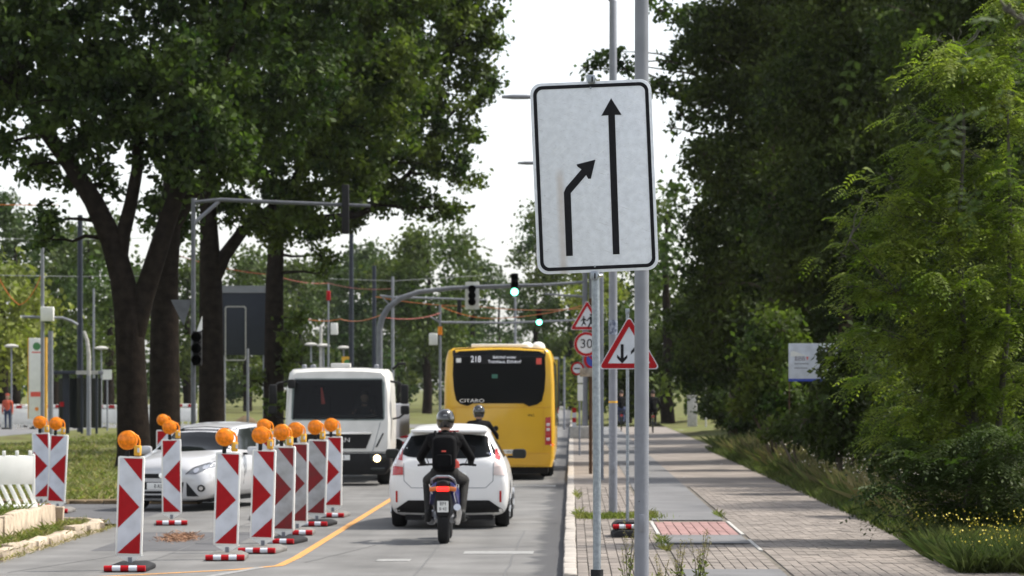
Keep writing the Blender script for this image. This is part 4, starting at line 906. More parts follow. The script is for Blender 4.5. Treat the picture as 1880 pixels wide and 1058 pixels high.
bp = MB().prism([(-1.12, .70), (1.12, .70), (1.12, .42), (1.0, .24), (-1.0, .24), (-1.12, .42)], (0, -.04, 0), UX, UZ, .7).build('bumper', M['trim'], tr, bevel=.04)
for sx in (-1, 1):
    h = MB().box((sx * .86, -.045, .59), (.36, .03, .17)).build('headlight', M['glass_side'], bp, bevel=.01)
    MB().lathe([(.075, 0), (.075, .012), (.05, .02)], (sx * .84, -.062, .59), 'Y', 18).build('lamp', M['headlit'] if sx > 0 else M['lamp_clear'], h)
    MB().box((sx * .86, -.045, .36), (.3, .02, .08)).build('fog_lamp', M['glass_side'], bp, bevel=.01)
    wheel(tr, sx * .92, 1.25, .46, .28, face=sx); wheel(tr, sx * .85, 5.2, .46, .45, face=sx)
    m = MB().box((sx * 1.41, .25, 1.96), (.17, .12, .42)).build('wing_mirror', M['trim'], tr, bevel=.04)
    MB().box((sx * 1.42, .25, 1.62), (.19, .12, .19)).build('lower_mirror', M['trim'], m, bevel=.04)
    MB().tube([(sx * 1.08, .45, 2.24), (sx * 1.3, .3, 2.2), (sx * 1.41, .25, 2.1)], .025, n=6).build('mirror_arm', M['trim'], m); MB().tube([(sx * 1.1, .4, 1.42), (sx * 1.3, .28, 1.46), (sx * 1.42, .25, 1.56)], .022, n=6).build('mirror_arm', M['trim'], m)
MB().box((-.98, -.1, 2.18), (.16, .14, .2)).build('kerb_mirror', M['trim'], tr, bevel=.04)
MB().box((0, -.065, .61), (.52, .015, .11)).build('number_plate', M['plate'], bp); text('B MH 83', .085, 'number_plate_text', M['black'], bp, (0, -.075, .61))
lbx = MB().box((.03, .5, 2.58), (.42, .3, .09)).build('roof_hatch', M['truckwhite'], tr, bevel=.02)
for x in (-.75, -.55, .8): MB().lathe([(.05, 0), (.05, .08), (.03, .1)], (x, .4, 2.5), 'Z', 12).build('roof_beacon', M['grey_paint'], tr)
MB().tube([(1.12, .9, 2.5), (1.25, .85, 2.62), (1.4, .85, 2.62)], .03, n=6).build('exhaust_snorkel', M['trim'], tr)
MB().box((0, 5.0, .85), (.9, 7, .25)).build('chassis', M['trim'], tr); MB().box((0, 5.2, 1.35), (2.2, 5.6, .75)).build('tipper_bed', M['grey_paint'], tr, bevel=.03)
dv = thing('person', 'driver in a grey top sitting behind the white lorry windscreen', 'person', (-4.5, ty + 1.0, 1.05))
c = [((-.06, 0, .15), (.06, 0, .15), .13, .13, 1), ((0, 0, .2), (0, .02, .5), .14, .15, 0), ((-.13, .02, .58), (.13, .02, .58), .1, .1, 0), ((0, 0, .66), (0, 0, .74), .06, .06, 2), ((0, -.01, .82), (0, 0, .88), .09, .09, 2)]
for sx in (-1, 1): c += [((sx * .19, .02, .58), (sx * .27, -.1, .38), .065, .05, 0), ((sx * .27, -.1, .38), (sx * .19, -.28, .55), .05, .04, 2)] + [((sx * .19 + .02 * k - .03, -.30, .57), (sx * .19 + .02 * k - .03, -.36, .56 - .006 * abs(k - 1)), .01, .009, 2) for k in range(4)] + [((sx * .17, -.29, .55), (sx * .13, -.33, .56), .011, .01, 2)] + [((sx * .1, -.02, .13), (sx * .14, -.45, .16), .09, .07, 1), ((sx * .14, -.45, .16), (sx * .14, -.5, -.2), .07, .05, 1)]
capsules_body(c, [M['jeans'], M['denim'], M['skin']], dv, vox=.014); MB().lathe([(.03, -.03), (.1, .0), (.098, .06), (.06, .11), (.005, .12)], (0, .015, .87), 'Z', 16).build('hair', M['hair'], dv)
# ---- lorry ahead of the bus
lo = thing('lorry', 'dark lorry rear with yellow frame just visible right of the bus', 'truck', (-1.95, 165, 0))
MB().box((0, 3, 2.35), (2.5, 6, 2.9)).build('box_body', M['dark_blue'], lo, bevel=.03)
for x in (-1.1, 1.1): MB().box((x, -.03, 2.3), (.12, .06, 2.8)).build('door_frame', M['yellow_frame'], lo)
MB().box((0, -.03, 3.72), (2.4, .06, .12)).build('top_rail', M['white_plastic'], lo); MB().box((0, -.05, .85), (2.4, .1, .3)).build('rear_bumper', M['tail'], lo); MB().box((0, -.06, .6), (2.4, .1, .14)).build('bumper_stripe', M['white_plastic'], lo)
for sx in (-1, 1): wheel(lo, sx * .95, 1, .5, .5, rim=False)

# ================================================================== motorcycle and riders
def motorcycle(label, loc, group=None):
    t = thing('motorcycle', label, 'motorcycle', loc, group=group)
    w = wheel(t, 0, 0, .31, .15, rim=False); MB().lathe([(.19, -.045), (.2, 0), (.19, .045)], (0, 0, 0), 'X', 20).build('rim', M['alloy'], w)
    w2 = wheel(t, 0, 1.38, .30, .11, rim=False); MB().lathe([(.19, -.04), (.2, 0), (.19, .04)], (0, 0, 0), 'X', 20).build('rim', M['alloy'], w2)
    MB().tube([(-.1, 0, .31), (-.12, .45, .4)], .03, n=8).tube([(.1, 0, .31), (.12, .45, .4)], .03, n=8).build('swingarm', M['alloy'], t)
    MB().loft([[Vector((x * w_, y, z * 1.0 + dz)) for x, z in ((-1, 0), (-.8, .5), (0, .62), (.8, .5), (1, 0), (.6, -.6), (-.6, -.6))] for y, w_, dz in ((-.28, .10, .80), (-.1, .13, .78), (.3, .16, .74), (.62, .17, .78), (.95, .16, .86), (1.12, .08, .84))] if False else
               [[Vector((x * w_, y, z * h_ + dz)) for x, z in ((-1, 0), (-.8, .6), (0, .8), (.8, .6), (1, 0), (.6, -.7), (-.6, -.7))] for y, w_, h_, dz in ((-.30, .07, .07, .80), (-.12, .12, .10, .78), (.3, .15, .12, .72), (.62, .17, .16, .76), (.95, .17, .2, .86), (1.15, .08, .1, .86))]).build('bodywork', M['trim'], t, bevel=.01)
    for sx in (-1, 1):
        MB().loft([[Vector((sx * (x + .0), y, z)) for x, z in r] for y, r in ((-.26, ((.09, .84), (.15, .80), (.16, .72), (.10, .72))), (.1, ((.11, .82), (.19, .74), (.2, .52), (.12, .55))), (.4, ((.12, .78), (.20, .70), (.2, .50), (.12, .5))))]).build('side_panel', M['bikeblue'], t, bevel=.012)
        MB().box((sx * .165, -.272, .74), (.012, .02, .14), mi=0, ry=sx * .3).build('side_stripe', M['white_plastic'], t)
        MB().box((sx * .115, -.33, .745), (.13, .05, .06), ry=sx * .15).build('indicator', M['amber'], t, bevel=.015)
        MB().tube([(sx * .02, 1.2, 1.0), (sx * .22, 1.08, 1.04), (sx * .40, .98, 1.03)], .016, n=8).build('handlebar', M['trim'], t)
        gm = MB().tube([(sx * .25, 1.06, 1.04), (sx * .30, 1.08, 1.16), (sx * .33, 1.06, 1.22)], .007, n=6).build('mirror_stalk', M['trim'], t)
        MB().lathe([(.055, 0), (.055, .02), (.03, .03)], (sx * .34, 1.05, 1.24), 'Y', 14).build('mirror', M['trim'], gm)
        MB().tube([(sx * .1, 1.38, .3), (sx * .1, 1.2, .98)], .025, n=8).build('fork', M['steel_dull'], t)
        MB().box((sx * .24, .42, .33), (.16, .06, .03)).build('foot_peg', M['trim'], t, bevel=.01)
    MB().tube([(-.16, -.12, .82), (-.15, -.3, .87), (-.08, -.36, .915), (.08, -.36, .915), (.15, -.3, .87), (.16, -.12, .82)], .017, n=8).build('grab_rail', M['steel'], t)
    MB().box((0, -.335, .745), (.17, .05, .065)).build('tail_light', M['tail_lit'], t, bevel=.015)
    MB().prism([(-.10, .72), (.10, .72), (.11, .50), (.085, .38), (-.085, .38), (-.11, .50)], (0, -.33, 0), UX, UZ, .05).build('rear_mudguard', M['trim'], t, bevel=.015)
    pl = MB().box((0, -.345, .51), (.15, .008, .15)).build('number_plate', M['plate'], t); text('BM', .065, 'number_plate_text', M['black'], pl, (0, -.351, .547)); text('B 42', .055, 'number_plate_text', M['black'], pl, (0, -.351, .478))
    MB().tube([(-.3 + .45, .9, .35), (.17, .3, .28), (.19, -.1, .42), (.19, -.28, .5)], [.03, .045, .06, .05], n=12).build('exhaust', M['chrome'], t)
    MB().box((0, .75, .46), (.34, .5, .42)).build('engine', M['steel_dull'], t, bevel=.05); MB().box((-.2, .7, .32), (.12, .26, .2)).build('crankcase', M['alloy'], t, bevel=.04)
    MB().box((0, .25, .87), (.26, .7, .09)).build('saddle', M['trim'], t, bevel=.035)
    MB().lathe([(.10, 0), (.11, .05), (.06, .12)], (0, 1.3, .95), 'Y', 18).build('headlamp', M['lamp_clear'], t)
    return t
def hand(sx, p, fwd, mi, curl=1.0, r=.0095):
    # palm plus five bent fingers closing round a horizontal grip running along x
    p = Vector(p); c = [(p, p + Vector((0, .05, -.004)), .032, .034, mi)]
    for k in range(4):
        x = sx * (-.036 + .024 * k); L = (.030, .036, .034, .028)[k]
        a = p + Vector((x, .07, .012)); b = a + Vector((0, L, -.004)); d = b + Vector((0, .008, -L)); e = d + Vector((0, -L * .7, -.006))
        c += [(a, b, r, r, mi), (b, d, r, r * .95, mi), (d, e, r * .95, r * .8, mi)]
    a = p + Vector((-sx * .035, .03, -.01)); b = a + Vector((-sx * .03, .035, -.022)); c += [(a, b, r * 1.15, r * 1.05, mi), (b, b + Vector((0, .03, -.012)), r * 1.05, r * .85, mi)]
    return c
def helmet(parent, c, m, visor=True):
    c = Vector(c); prof = [(.03, -.125), (.10, -.12), (.125, -.06), (.133, .0), (.128, .06), (.105, .105), (.06, .135), (.005, .145)]
    o = MB().lathe(prof, (0, 0, 0), 'Z', 28).build('helmet', m, parent); o.location = c; o.scale = (.93, 1.12, 1.0); o.rotation_euler = (R(-8), 0, 0)
    MB().box((0, -.125, .04), (.05, .02, .015)).build('vent', M['alloy'], o, bevel=.004)
    MB().lathe([(.126, -.035), (.136, 0), (.131, .045)], (0, .014, -.0), 'Z', 24).build('visor', M['glass'], o)
    return o
def rider_caps(zs, y0, hx, hy, hz, mj, mt, mb_, ms, mg, knee=(.24, .42, -.06), ank=(.20, .1, -.50), lean=.12):
    c = []; V3 = Vector
    pel = V3((0, y0, zs)); wst = V3((0, y0 + .03, zs + .2)); che = V3((0, y0 + lean, zs + .40)); nk = V3((0, y0 + lean + .03, zs + .56)); hd = V3((0, y0 + lean + .08, zs + .70))
    c += [(pel + V3((-.07, 0, 0)), pel + V3((.07, 0, 0)), .135, .135, mt), (pel + V3((0, 0, .08)), wst, .145, .14, mj), (wst, che, .155, .165, mj), (che + V3((-.10, 0, .03)), che + V3((.10, 0, .03)), .135, .135, mj), (wst + V3((-.06, 0, .05)), che + V3((-.1, 0, .02)), .11, .115, mj), (wst + V3((.06, 0, .05)), che + V3((.1, 0, .02)), .11, .115, mj), (che + V3((0, 0, .09)), nk, .07, .06, mj), (nk, hd, .055, .085, ms), (hd, hd + V3((0, .02, .06)), .09, .085, ms)]
    for sx in (-1, 1):
        sh = che + V3((sx * .185, 0, .075)); hnd = V3((sx * hx, hy, hz)); el = (sh + hnd) / 2 + V3((sx * .09, -.04, -.09))
        c += [(che + V3((sx * .08, 0, .07)), sh, .09, .08, mj), (sh, el, .074, .056, mj), (el, hnd, .056, .042, mj)] + hand(sx, hnd, 1, mg)
        hp = pel + V3((sx * .11, .02, -.02)); kn = V3((sx * knee[0], y0 + knee[1], zs + knee[2])); an = V3((sx * ank[0], y0 + ank[1], zs + ank[2])); toe = an + V3((sx * .03, .19, -.06))
        c += [(hp, kn, .105, .075, mt), (kn, an + V3((0, 0, .04)), .072, .05, mt), (an + V3((0, -.03, .02)), an + V3((0, -.03, -.05)), .055, .05, mb_), (an + V3((0, -.03, -.055)), toe, .05, .04, mb_)]
    return c, hd
mx_, my_ = XW(815, 40.4), 40.4
motorcycle('blue motorcycle with lit red tail light behind the white estate car', (mx_, my_, 0))
rp_ = thing('person', 'motorcyclist in black jacket and black helmet riding behind the white car', 'person', (mx_, my_ + .25, 0), group='riders on motorcycles')
c, hd = rider_caps(.93, 0.02, .33, .66, 1.06, 0, 1, 2, 3, 0, knee=(.25, .40, -.10), ank=(.23, .12, -.56))
capsules_body(c, [M['jacket'], M['jeans'], M['boot'], M['skin']], rp_, vox=.011, smooth=4)
helmet(rp_, hd + Vector((0, .0, .035)), M['helmet'])
MB().tube([(-.09, hd.y - .1, hd.z - .16), (0, hd.y - .15, hd.z - .19), (.09, hd.y - .1, hd.z - .16)], [.035, .05, .035], n=10).build('hood', M['jacket'], rp_)
bk = thing('backpack', 'black backpack with a coral red flap on the back of the nearest rider', 'backpack', (mx_, my_ + .25, 1.0))
prof = rrect(.33, .50, .09)
MB().loft([[Vector((a * k, y, b * k + .21)) for a, b in prof] for y, k in ((-.26, .72), (-.24, .88), (-.19, .97), (-.10, 1.0), (-.02, .98))]).build('bag_body', M['pack'], bk, bevel=0)
MB().loft([[Vector((a * k, y, b * k + .12)) for a, b in rrect(.22, .17, .04)] for y, k in ((-.30, .85), (-.285, .97), (-.24, 1.0))]).build('front_pocket', M['pack'], bk); MB().box((.0, -.272, .245), (.06, .012, .022)).build('label_tag', M['packred'], bk)
MB().prism([(.06, .0), (.21, .02), (.20, .10), (.14, .15)], (0, -.20, 0), UX, UZ, .03).build('rain_flap', M['packred'], bk, bevel=.008)
for sx in (-1, 1): MB().tube([(sx * .11, -.05, .40), (sx * .13, .06, .50), (sx * .14, .20, .42), (sx * .14, .22, .25)], [.02] * 4, n=6).build('strap', M['pack'], bk)
m2x, m2y = XW(878, 62.2), 62.2
motorcycle('motorcycle hidden in front of the white car, behind the bus', (m2x, m2y, 0))
r2 = thing('person', 'second motorcyclist in dark clothes showing above the white car roof', 'person', (m2x, m2y + .25, 0), group='riders on motorcycles')
c, hd = rider_caps(.86, 0.02, .36, .6, 1.04, 0, 1, 2, 3, 0, knee=(.25, .40, -.10), ank=(.23, .12, -.50))
capsules_body(c, [M['jacket'], M['jeans'], M['boot'], M['skin']], r2, vox=.016); helmet(r2, hd + Vector((0, 0, .035)), M['helmet'])
# ---- cyclists on the path
def bicycle(label, loc):
    t = thing('bicycle', label, 'bicycle', loc, group='bicycles on the path')
    for y in (0, 1.05):
        o = MB().tube([(0, math.cos(a) * .34, math.sin(a) * .34) for a in [2 * math.pi * k / 24 for k in range(25)]], .018, n=6).build('wheel', M['tyre'], t); o.location = (0, y, .36)
        sp = MB()
        for k in range(8): a = math.pi * 2 * k / 8; sp.tube([(0, 0, 0), (0, math.cos(a) * .33, math.sin(a) * .33)], .003, n=3)
        sp.build('spokes', M['steel_dull'], o)
    f = [((0, 0, .36), (0, .45, .30)), ((0, .45, .30), (0, .28, .85)), ((0, .28, .85), (0, .9, .88)), ((0, .45, .30), (0, .92, .80)), ((0, 0, .36), (0, .3, .75)), ((0, 1.05, .36), (0, .9, .95))]
    mb = MB()
    for a, b in f: mb.tube([a, b], .018, n=6)
    mb.build('frame', M['dark_blue'], t); MB().tube([(-.3, .82, 1.05), (-.1, .92, 1.02), (.1, .92, 1.02), (.3, .82, 1.05)], .014, n=6).build('handlebar', M['trim'], t)
    MB().box((0, .26, .92), (.15, .26, .06)).build('saddle', M['trim'], t, bevel=.025); MB().box((0, .0, .72), (.12, .1, .1)).build('rear_carrier', M['tail'], t, bevel=.01); return t
for px, Y, lab, cloth, tro in ((1199, 131, 'cyclist in dark clothes seen right of the thick lamp post', 'jacket', 'jacket'), (1141, 136, 'cyclist in blue jeans seen between the lamp posts', 'jacket', 'denim')):
    x = XW(px, Y); bicycle('dark bicycle ridden by the ' + ('cyclist right of the thick lamp post' if px > 1150 else 'cyclist between the lamp posts'), (x, Y, .11))
    p = thing('person', lab, 'person', (x, Y + .28, .11), group='cyclists on the path')
    c, hd = rider_caps(1.02, 0, .3, .5, 1.09, 0, 1, 2, 3, 3, knee=(.11, .36, -.18), ank=(.11, .18, -.62))
    capsules_body(c, [M[cloth], M[tro], M['boot'], M['skin']], p, vox=.018)
    MB().lathe([(.03, -.06), (.09, -.04), (.1, .04), (.07, .1), (.005, .12)], (hd.x, hd.y - .01, hd.z + .05), 'Z', 16).build('hair', M['hair'], p)
# worker far left
Yw = 150; wx = XW(14, Yw); p = thing('person', 'worker in orange top standing behind the barriers at the far left', 'person', (wx, Yw, 0))
c = [((-.06, 0, .95), (.06, 0, .95), .13, .13, 1), ((0, 0, 1.0), (0, 0, 1.35), .14, .15, 0), ((0, 0, 1.45), (0, 0, 1.52), .06, .06, 3), ((0, 0, 1.62), (0, .01, 1.68), .095, .09, 3), ((-.13, 0, 1.40), (.13, 0, 1.40), .10, .10, 0)]
for sx in (-1, 1): c += [((sx * .19, 0, 1.40), (sx * .25, 0, 1.12), .065, .05, 0), ((sx * .25, 0, 1.12), (sx * .25, -.06, .86), .05, .04, 0)] + hand(sx, (sx * .25, -.08, .80), 1, 3) + [((sx * .09, 0, .93), (sx * .1, 0, .5), .09, .065, 1), ((sx * .1, 0, .5), (sx * .1, .02, .1), .065, .05, 1), ((sx * .1, 0, .06), (sx * .11, -.18, .04), .05, .04, 2)]
capsules_body(c, [M['hivis'], M['denim'], M['boot'], M['skin']], p, vox=.018); MB().lathe([(.12, -.01), (.12, 0), (.11, .05), (.06, .1), (.005, .11)], (0, 0, 1.72), 'Z', 16).build('hard_hat', M['hivis'], p)
# ================================================================== guidance beacons
def beacon(label, loc, rz, right=True, tilt=0.0, base='rubber', lampyaw=0.0, lamp=True, lens='orange_lens', dusty=False):
    t = thing('guidance_beacon', label, 'beacon', loc, rz, 'red and white guidance beacons with orange lamps')
    w, h, z0 = .305, 1.14, .17
    pn = MB().prism([(a, b) for a, b in rrect(w, h, .02, 3)], (0, -.02, 0), UX, UZ, .05).build('panel', M['white_plastic'], t, bevel=.006)
    pn.location = (0, 0, z0 + h / 2); pn.rotation_euler = (0, tilt, 0)
    iw, ih = w - .045, h - .045
    plate([(-iw / 2, -ih / 2), (iw / 2, -ih / 2), (iw / 2, ih / 2), (-iw / 2, ih / 2)], -.0225, 'reflective_sheet', M['white_dusty' if dusty else 'white'], pn)
    def q(x, y): x = (x - .5) * iw; return (x if right else -x, (.5 - y) * ih)
    for poly in ([q(.16, 0), q(1, .235), q(1, 0)], [q(0, .275), q(0, .735), q(.92, .51)], [q(0, 1), q(1, 1), q(1, .775)]): plate(poly if right else poly[::-1], -.0255, 'red_stripe', M['red_dusty' if dusty else 'red'], pn)
    MB().prism([(-w / 2, z0), (w / 2, z0), (.03, z0 - .07), (-.03, z0 - .07)], (0, -.015, 0), UX, UZ, .03).build('foot_bracket', M['white_plastic'], t)
    MB().box((0, 0, .07), (.045, .045, .16)).build('stem', M['steel_dull'], t)
    b = MB().prism([(-.24, .0), (.24, .0), (.24, .05), (.15, .085), (-.15, .085), (-.24, .05)], (0, -.40, 0), UX, UZ, .82).build('base_plate', M[base], t, bevel=.015)
    for k in range(5):
        o = MB().tube([(-.235 + .094 * k, 0, 0), (-.141 + .094 * k, 0, 0)], [.034, .034], n=12).build('base_bar', M['red'] if k % 2 == 0 else M['white'], b); o.location = (0, -.42, .045)
    if lamp:
        l = thing('tmp', 'x', 'x'); l.name = 'warning_lamp'; del l['label'], l['category']; l.parent = t
        l.location = (0, -.005, z0 + h + .155); l.rotation_euler = (0, tilt, lampyaw)
        MB().lathe([(.10, -.035), (.112, -.03), (.112, .03), (.10, .04)], (-.03, 0, 0.03), 'Y', 26).build('housing', M['orange_plastic'], l)
        MB().lathe([(.003, -.062), (.05, -.058), (.085, -.048), (.10, -.034)], (-.03, 0, 0.03), 'Y', 26).build('lens', M[lens], l)
        MB().box((.095, .0, -.085), (.075, .07, .12)).build('battery_box', M['yellow_plastic'], l, bevel=.012); MB().box((.115, -.037, -.08), (.025, .006, .05)).build('type_label', M['white'], l)
        MB().tube([(.05, 0, .10), (.09, 0, .08), (.115, 0, .03), (.115, 0, -.03)], .012, n=8).build('handle', M['orange_plastic'], l); MB().box((-.03, 0, -.12), (.05, .035, .10)).build('lamp_foot', M['trim'], l, bevel=.008)
    return t
def bpos(px, py, z=0): Y = F_PX * (CAM_H - z) / (py - HZY); return (XW(px, Y), Y, z)
B = [(239, 1047, 1, .03, 0, 'rubber', 'nearest beacon, frontmost of the row at the bend of the orange line'), (417, 1027, 1, .03, 3, 'grey_rubber', 'second beacon from the front with its arrow right, in front of the silver car flank'), (483, 1014, 1, .03, -5, 'grey_rubber', 'third beacon from the front, leaning slightly, right of the silver car'),
     (521, 997, 1, .02, -8, 'rubber', 'dusty fourth beacon from the front, half hidden behind the third'), (546, 981, 1, .01, 2, 'grey_rubber', 'fifth beacon from the front, narrow strip between two dusty ones'), (582, 965, 1, .035, -6, 'rubber', 'dusty sixth beacon from the front before the truck'), (611, 949, 1, .01, -3, 'grey_rubber', 'last beacon of the row, in front of the truck grille'),
     (315, 963, 0, -.01, 8, 'grey_rubber', 'single beacon with left arrow standing in front of the silver car bonnet'), (106, 941, 0, .05, 0, 'grey_rubber', 'left arrow beacon behind the end of the raised bed'), (76, 932, 1, -.02, 0, 'grey_rubber', 'beacon beside the white plastic barrier at the far left'), (488, 955, 1, 0, 10, 'grey_rubber', 'beacon mostly hidden behind the third one, lamp showing above it'), (302, 918, 0, 0, 0, 'grey_rubber', 'beacon hidden behind the silver car, only its lamp showing')]
for px, py, rt, tilt, yw, bs, lab in B:
    x, y, z = bpos(px, py); beacon(lab, (x, y, 0), R(yw), bool(rt), tilt, bs, R(random.Random(px).uniform(-14, 14)), dusty='dusty' in lab.split())
# ---- white plastic barrier at left
br = thing('barrier', 'white plastic barrier with slanted slots on the raised bed at left', 'barrier', (-8.28, 43.2, .36), R(22))
MB().box((0, 0, .55), (1.05, .05, .42)).build('board', M['white_plastic'], br, bevel=.015)
for k in range(9): MB().box((-.48 + k * .12, 0, .19), (.055, .045, .36), ry=-.45).build('slat', M['white_plastic'], br, bevel=.008)
for k in range(6): MB().box((-.48 + k * .19, 0, .785), (.045, .045, .09)).build('peg', M['white_plastic'], br, bevel=.008)
MB().box((0, 0, .02), (1.1, .3, .05)).build('foot_rail', M['white_plastic'], br, bevel=.01); MB().box((.52, 0, .4), (.04, .05, .76)).build('end_post', M['white_plastic'], br, bevel=.008)
# ================================================================== large lane sign
SY = 19.64; sc = 280.0; cx, cz = 1091.0, 325.5; th = R(-2.4)
sg = thing('lane_sign', 'large white lane merge sign with two black arrows on a thin steel pole', 'sign', (XW(1096, SY), SY, .11))
Wd_, Ht_ = 222 / sc, 350 / sc
sp = bpy.data.objects.new('sign_panel', None); bpy.data.objects.remove(sp)
sign_m = mat('scratched white sign face', (.70, .73, .79), .42, var=.10, scale=22, bump=.12, bscale=120)
def scratch_nodes(m):
    t = m.node_tree; b = t.nodes['Principled BSDF']; src = b.inputs['Base Color'].links[0].from_socket
    tc = t.nodes.new('ShaderNodeTexCoord')
    def ln(rot, scl, thr, wdt):
        m0 = t.nodes.new('ShaderNodeMapping'); m0.inputs['Rotation'].default_value = (0, rot, 0); t.links.new(tc.outputs['Object'], m0.inputs['Vector'])
        mp = t.nodes.new('ShaderNodeMapping'); mp.inputs['Scale'].default_value = scl
        t.links.new(m0.outputs[0], mp.inputs['Vector']); n = t.nodes.new('ShaderNodeTexNoise'); n.inputs['Scale'].default_value = 1; n.inputs['Detail'].default_value = 4
        t.links.new(mp.outputs[0], n.inputs['Vector']); r = t.nodes.new('ShaderNodeMapRange'); r.inputs['From Min'].default_value = thr; r.inputs['From Max'].default_value = thr + wdt; t.links.new(n.outputs['Fac'], r.inputs['Value']); return r.outputs[0]
    def mixc(a, fac, col, amt):
        mu = t.nodes.new('ShaderNodeMath'); mu.operation = 'MULTIPLY'; mu.inputs[1].default_value = amt; t.links.new(fac, mu.inputs[0])
        mx = t.nodes.new('ShaderNodeMix'); mx.data_type = 'RGBA'; mx.inputs['B'].default_value = (*col, 1); t.links.new(mu.outputs[0], mx.inputs['Factor']); t.links.new(a, mx.inputs['A']); return mx.outputs['Result']
    a = mixc(src, ln(.7, (9, 9, 140), .60, .04), (.80, .82, .85), .4); a = mixc(a, ln(-.6, (8, 8, 120), .61, .04), (.80, .82, .85), .35)
    a = mixc(a, ln(.2, (60, 60, 60), .64, .05), (.45, .46, .50), .5); a = mixc(a, ln(1.2, (160, 10, 10), .64, .03), (.42, .42, .44), .45)
    # rusty run-off streak left of the bent arrow
    sp_ = t.nodes.new('ShaderNodeSeparateXYZ'); t.links.new(tc.outputs['Object'], sp_.inputs[0])
    d = t.nodes.new('ShaderNodeMath'); d.operation = 'ADD'; d.inputs[1].default_value = .225; t.links.new(sp_.outputs['X'], d.inputs[0])
    ab = t.nodes.new('ShaderNodeMath'); ab.operation = 'ABSOLUTE'; t.links.new(d.outputs[0], ab.inputs[0])
    r1 = t.nodes.new('ShaderNodeMapRange'); r1.inputs['From Min'].default_value = .035; r1.inputs['From Max'].default_value = .008; t.links.new(ab.outputs[0], r1.inputs['Value'])
    r2 = t.nodes.new('ShaderNodeMapRange'); r2.inputs['From Min'].default_value = .08; r2.inputs['From Max'].default_value = .0; t.links.new(sp_.outputs['Z'], r2.inputs['Value'])
    mm = t.nodes.new('ShaderNodeMath'); mm.operation = 'MULTIPLY'; t.links.new(r1.outputs[0], mm.inputs[0]); t.links.new(r2.outputs[0], mm.inputs[1])
    a = mixc(a, mm.outputs[0], (.48, .40, .34), .5)
    t.links.new(a, b.inputs['Base Color'])
scratch_nodes(sign_m)
pan = MB().prism(rrect(Wd_, Ht_, .072, 7), (0, 0, 0), UX, UZ, .012).build('sign_panel', sign_m, sg, bevel=.002)
pan.location = (XW(cx, SY) - sg.location.x, -.045, ZW(cz, SY) - .11); pan.rotation_euler = (0, th, 0)
def ring(outer, inner, y, name, m, parent, th_=.0015):
    n = len(outer); V = [(a, y, b) for a, b in outer] + [(a, y, b) for a, b in inner] + [(a, y + th_, b) for a, b in outer] + [(a, y + th_, b) for a, b in inner]; Fc = []
    for i in range(n):
        j = (i + 1) % n; Fc += [(i, j, n + j, n + i), (2 * n + i, 3 * n + i, 3 * n + j, 2 * n + j), (i, 2 * n + i, 2 * n + j, j), (n + i, n + j, 3 * n + j, 3 * n + i)]
    return MB().add(V, Fc).build(name, m, parent, smooth=False)
ring(rrect(Wd_ - .038, Ht_ - .038, .060, 7), rrect(Wd_ - .084, Ht_ - .084, .040, 7), -.0025, 'border', M['black'], pan)
def sl_(zx, zy):      # measured on the photo, turned back by the sign's tilt
    dx = (zx / 2.3 + 940 - cx) / sc; dz = -(zy / 2.3 + 100 - cz) / sc; c, s = math.cos(th), math.sin(th); return (dx * c - dz * s * 1.0, dx * s + dz * c)
def arrow(pts): plate([sl_(*p) for p in pts][::-1] if sum((pts[i][0] * pts[(i + 1) % len(pts)][1] - pts[(i + 1) % len(pts)][0] * pts[i][1]) for i in range(len(pts))) > 0 else [sl_(*p) for p in pts], -.0025, 'arrow', M['black'], pan, .0015)
arrow([(426, 846), (454, 845), (434, 258), (462, 258), (418, 188), (377, 262), (406, 260)])
arrow([(229, 853), (257, 852), (248, 588), (313, 512), (322, 528), (333, 527), (352, 447), (273, 467), (276, 476), (293, 488), (228, 564), (219, 585)])
MB().tube([(0, 0, -.15), (.0, 0, 1.5), (-.012, 0, 3.0), (-.045, 0, ZW(138, SY) - .11)], .0262, n=20).build('pole', M['steel'], sg)
MB().tube([(0, 0, -.2), (0, 0, ZW(1046, SY) - .11)], .042, n=16).build('pole_socket', M['rubber'], sg)
for zz, xx in ((ZW(147, SY), -.036), (ZW(507, SY), -.018)):
    cl = MB().box((xx, -.055, zz - .11), (.05, .035, .055)).build('clamp', M['steel'], sg, bevel=.008); MB().tube([(xx + .025, -.03, zz - .11), (xx + .05, -.0, zz - .105)], .012, n=8).build('bolt', M['chrome'], cl); MB().box((xx + .004, -.0735, zz - .112), (.009, .003, .035)).build('slot', M['black'], cl, bevel=.001)
MB().prism([(-.25, 0), (.25, 0), (.22, .1), (-.22, .1)], (0, -.4, 0), UX, UZ, .8).build('foot_block', M['rubber'], sg, bevel=.02)
for px, py in ((1084, 163), (1092, 490)): MB().lathe([(.007, -.006), (.007, 0)], (XW(px, SY) - sg.location.x, -.05, ZW(py, SY) - .11), 'Y', 10).build('rivet', M['steel'], sg)
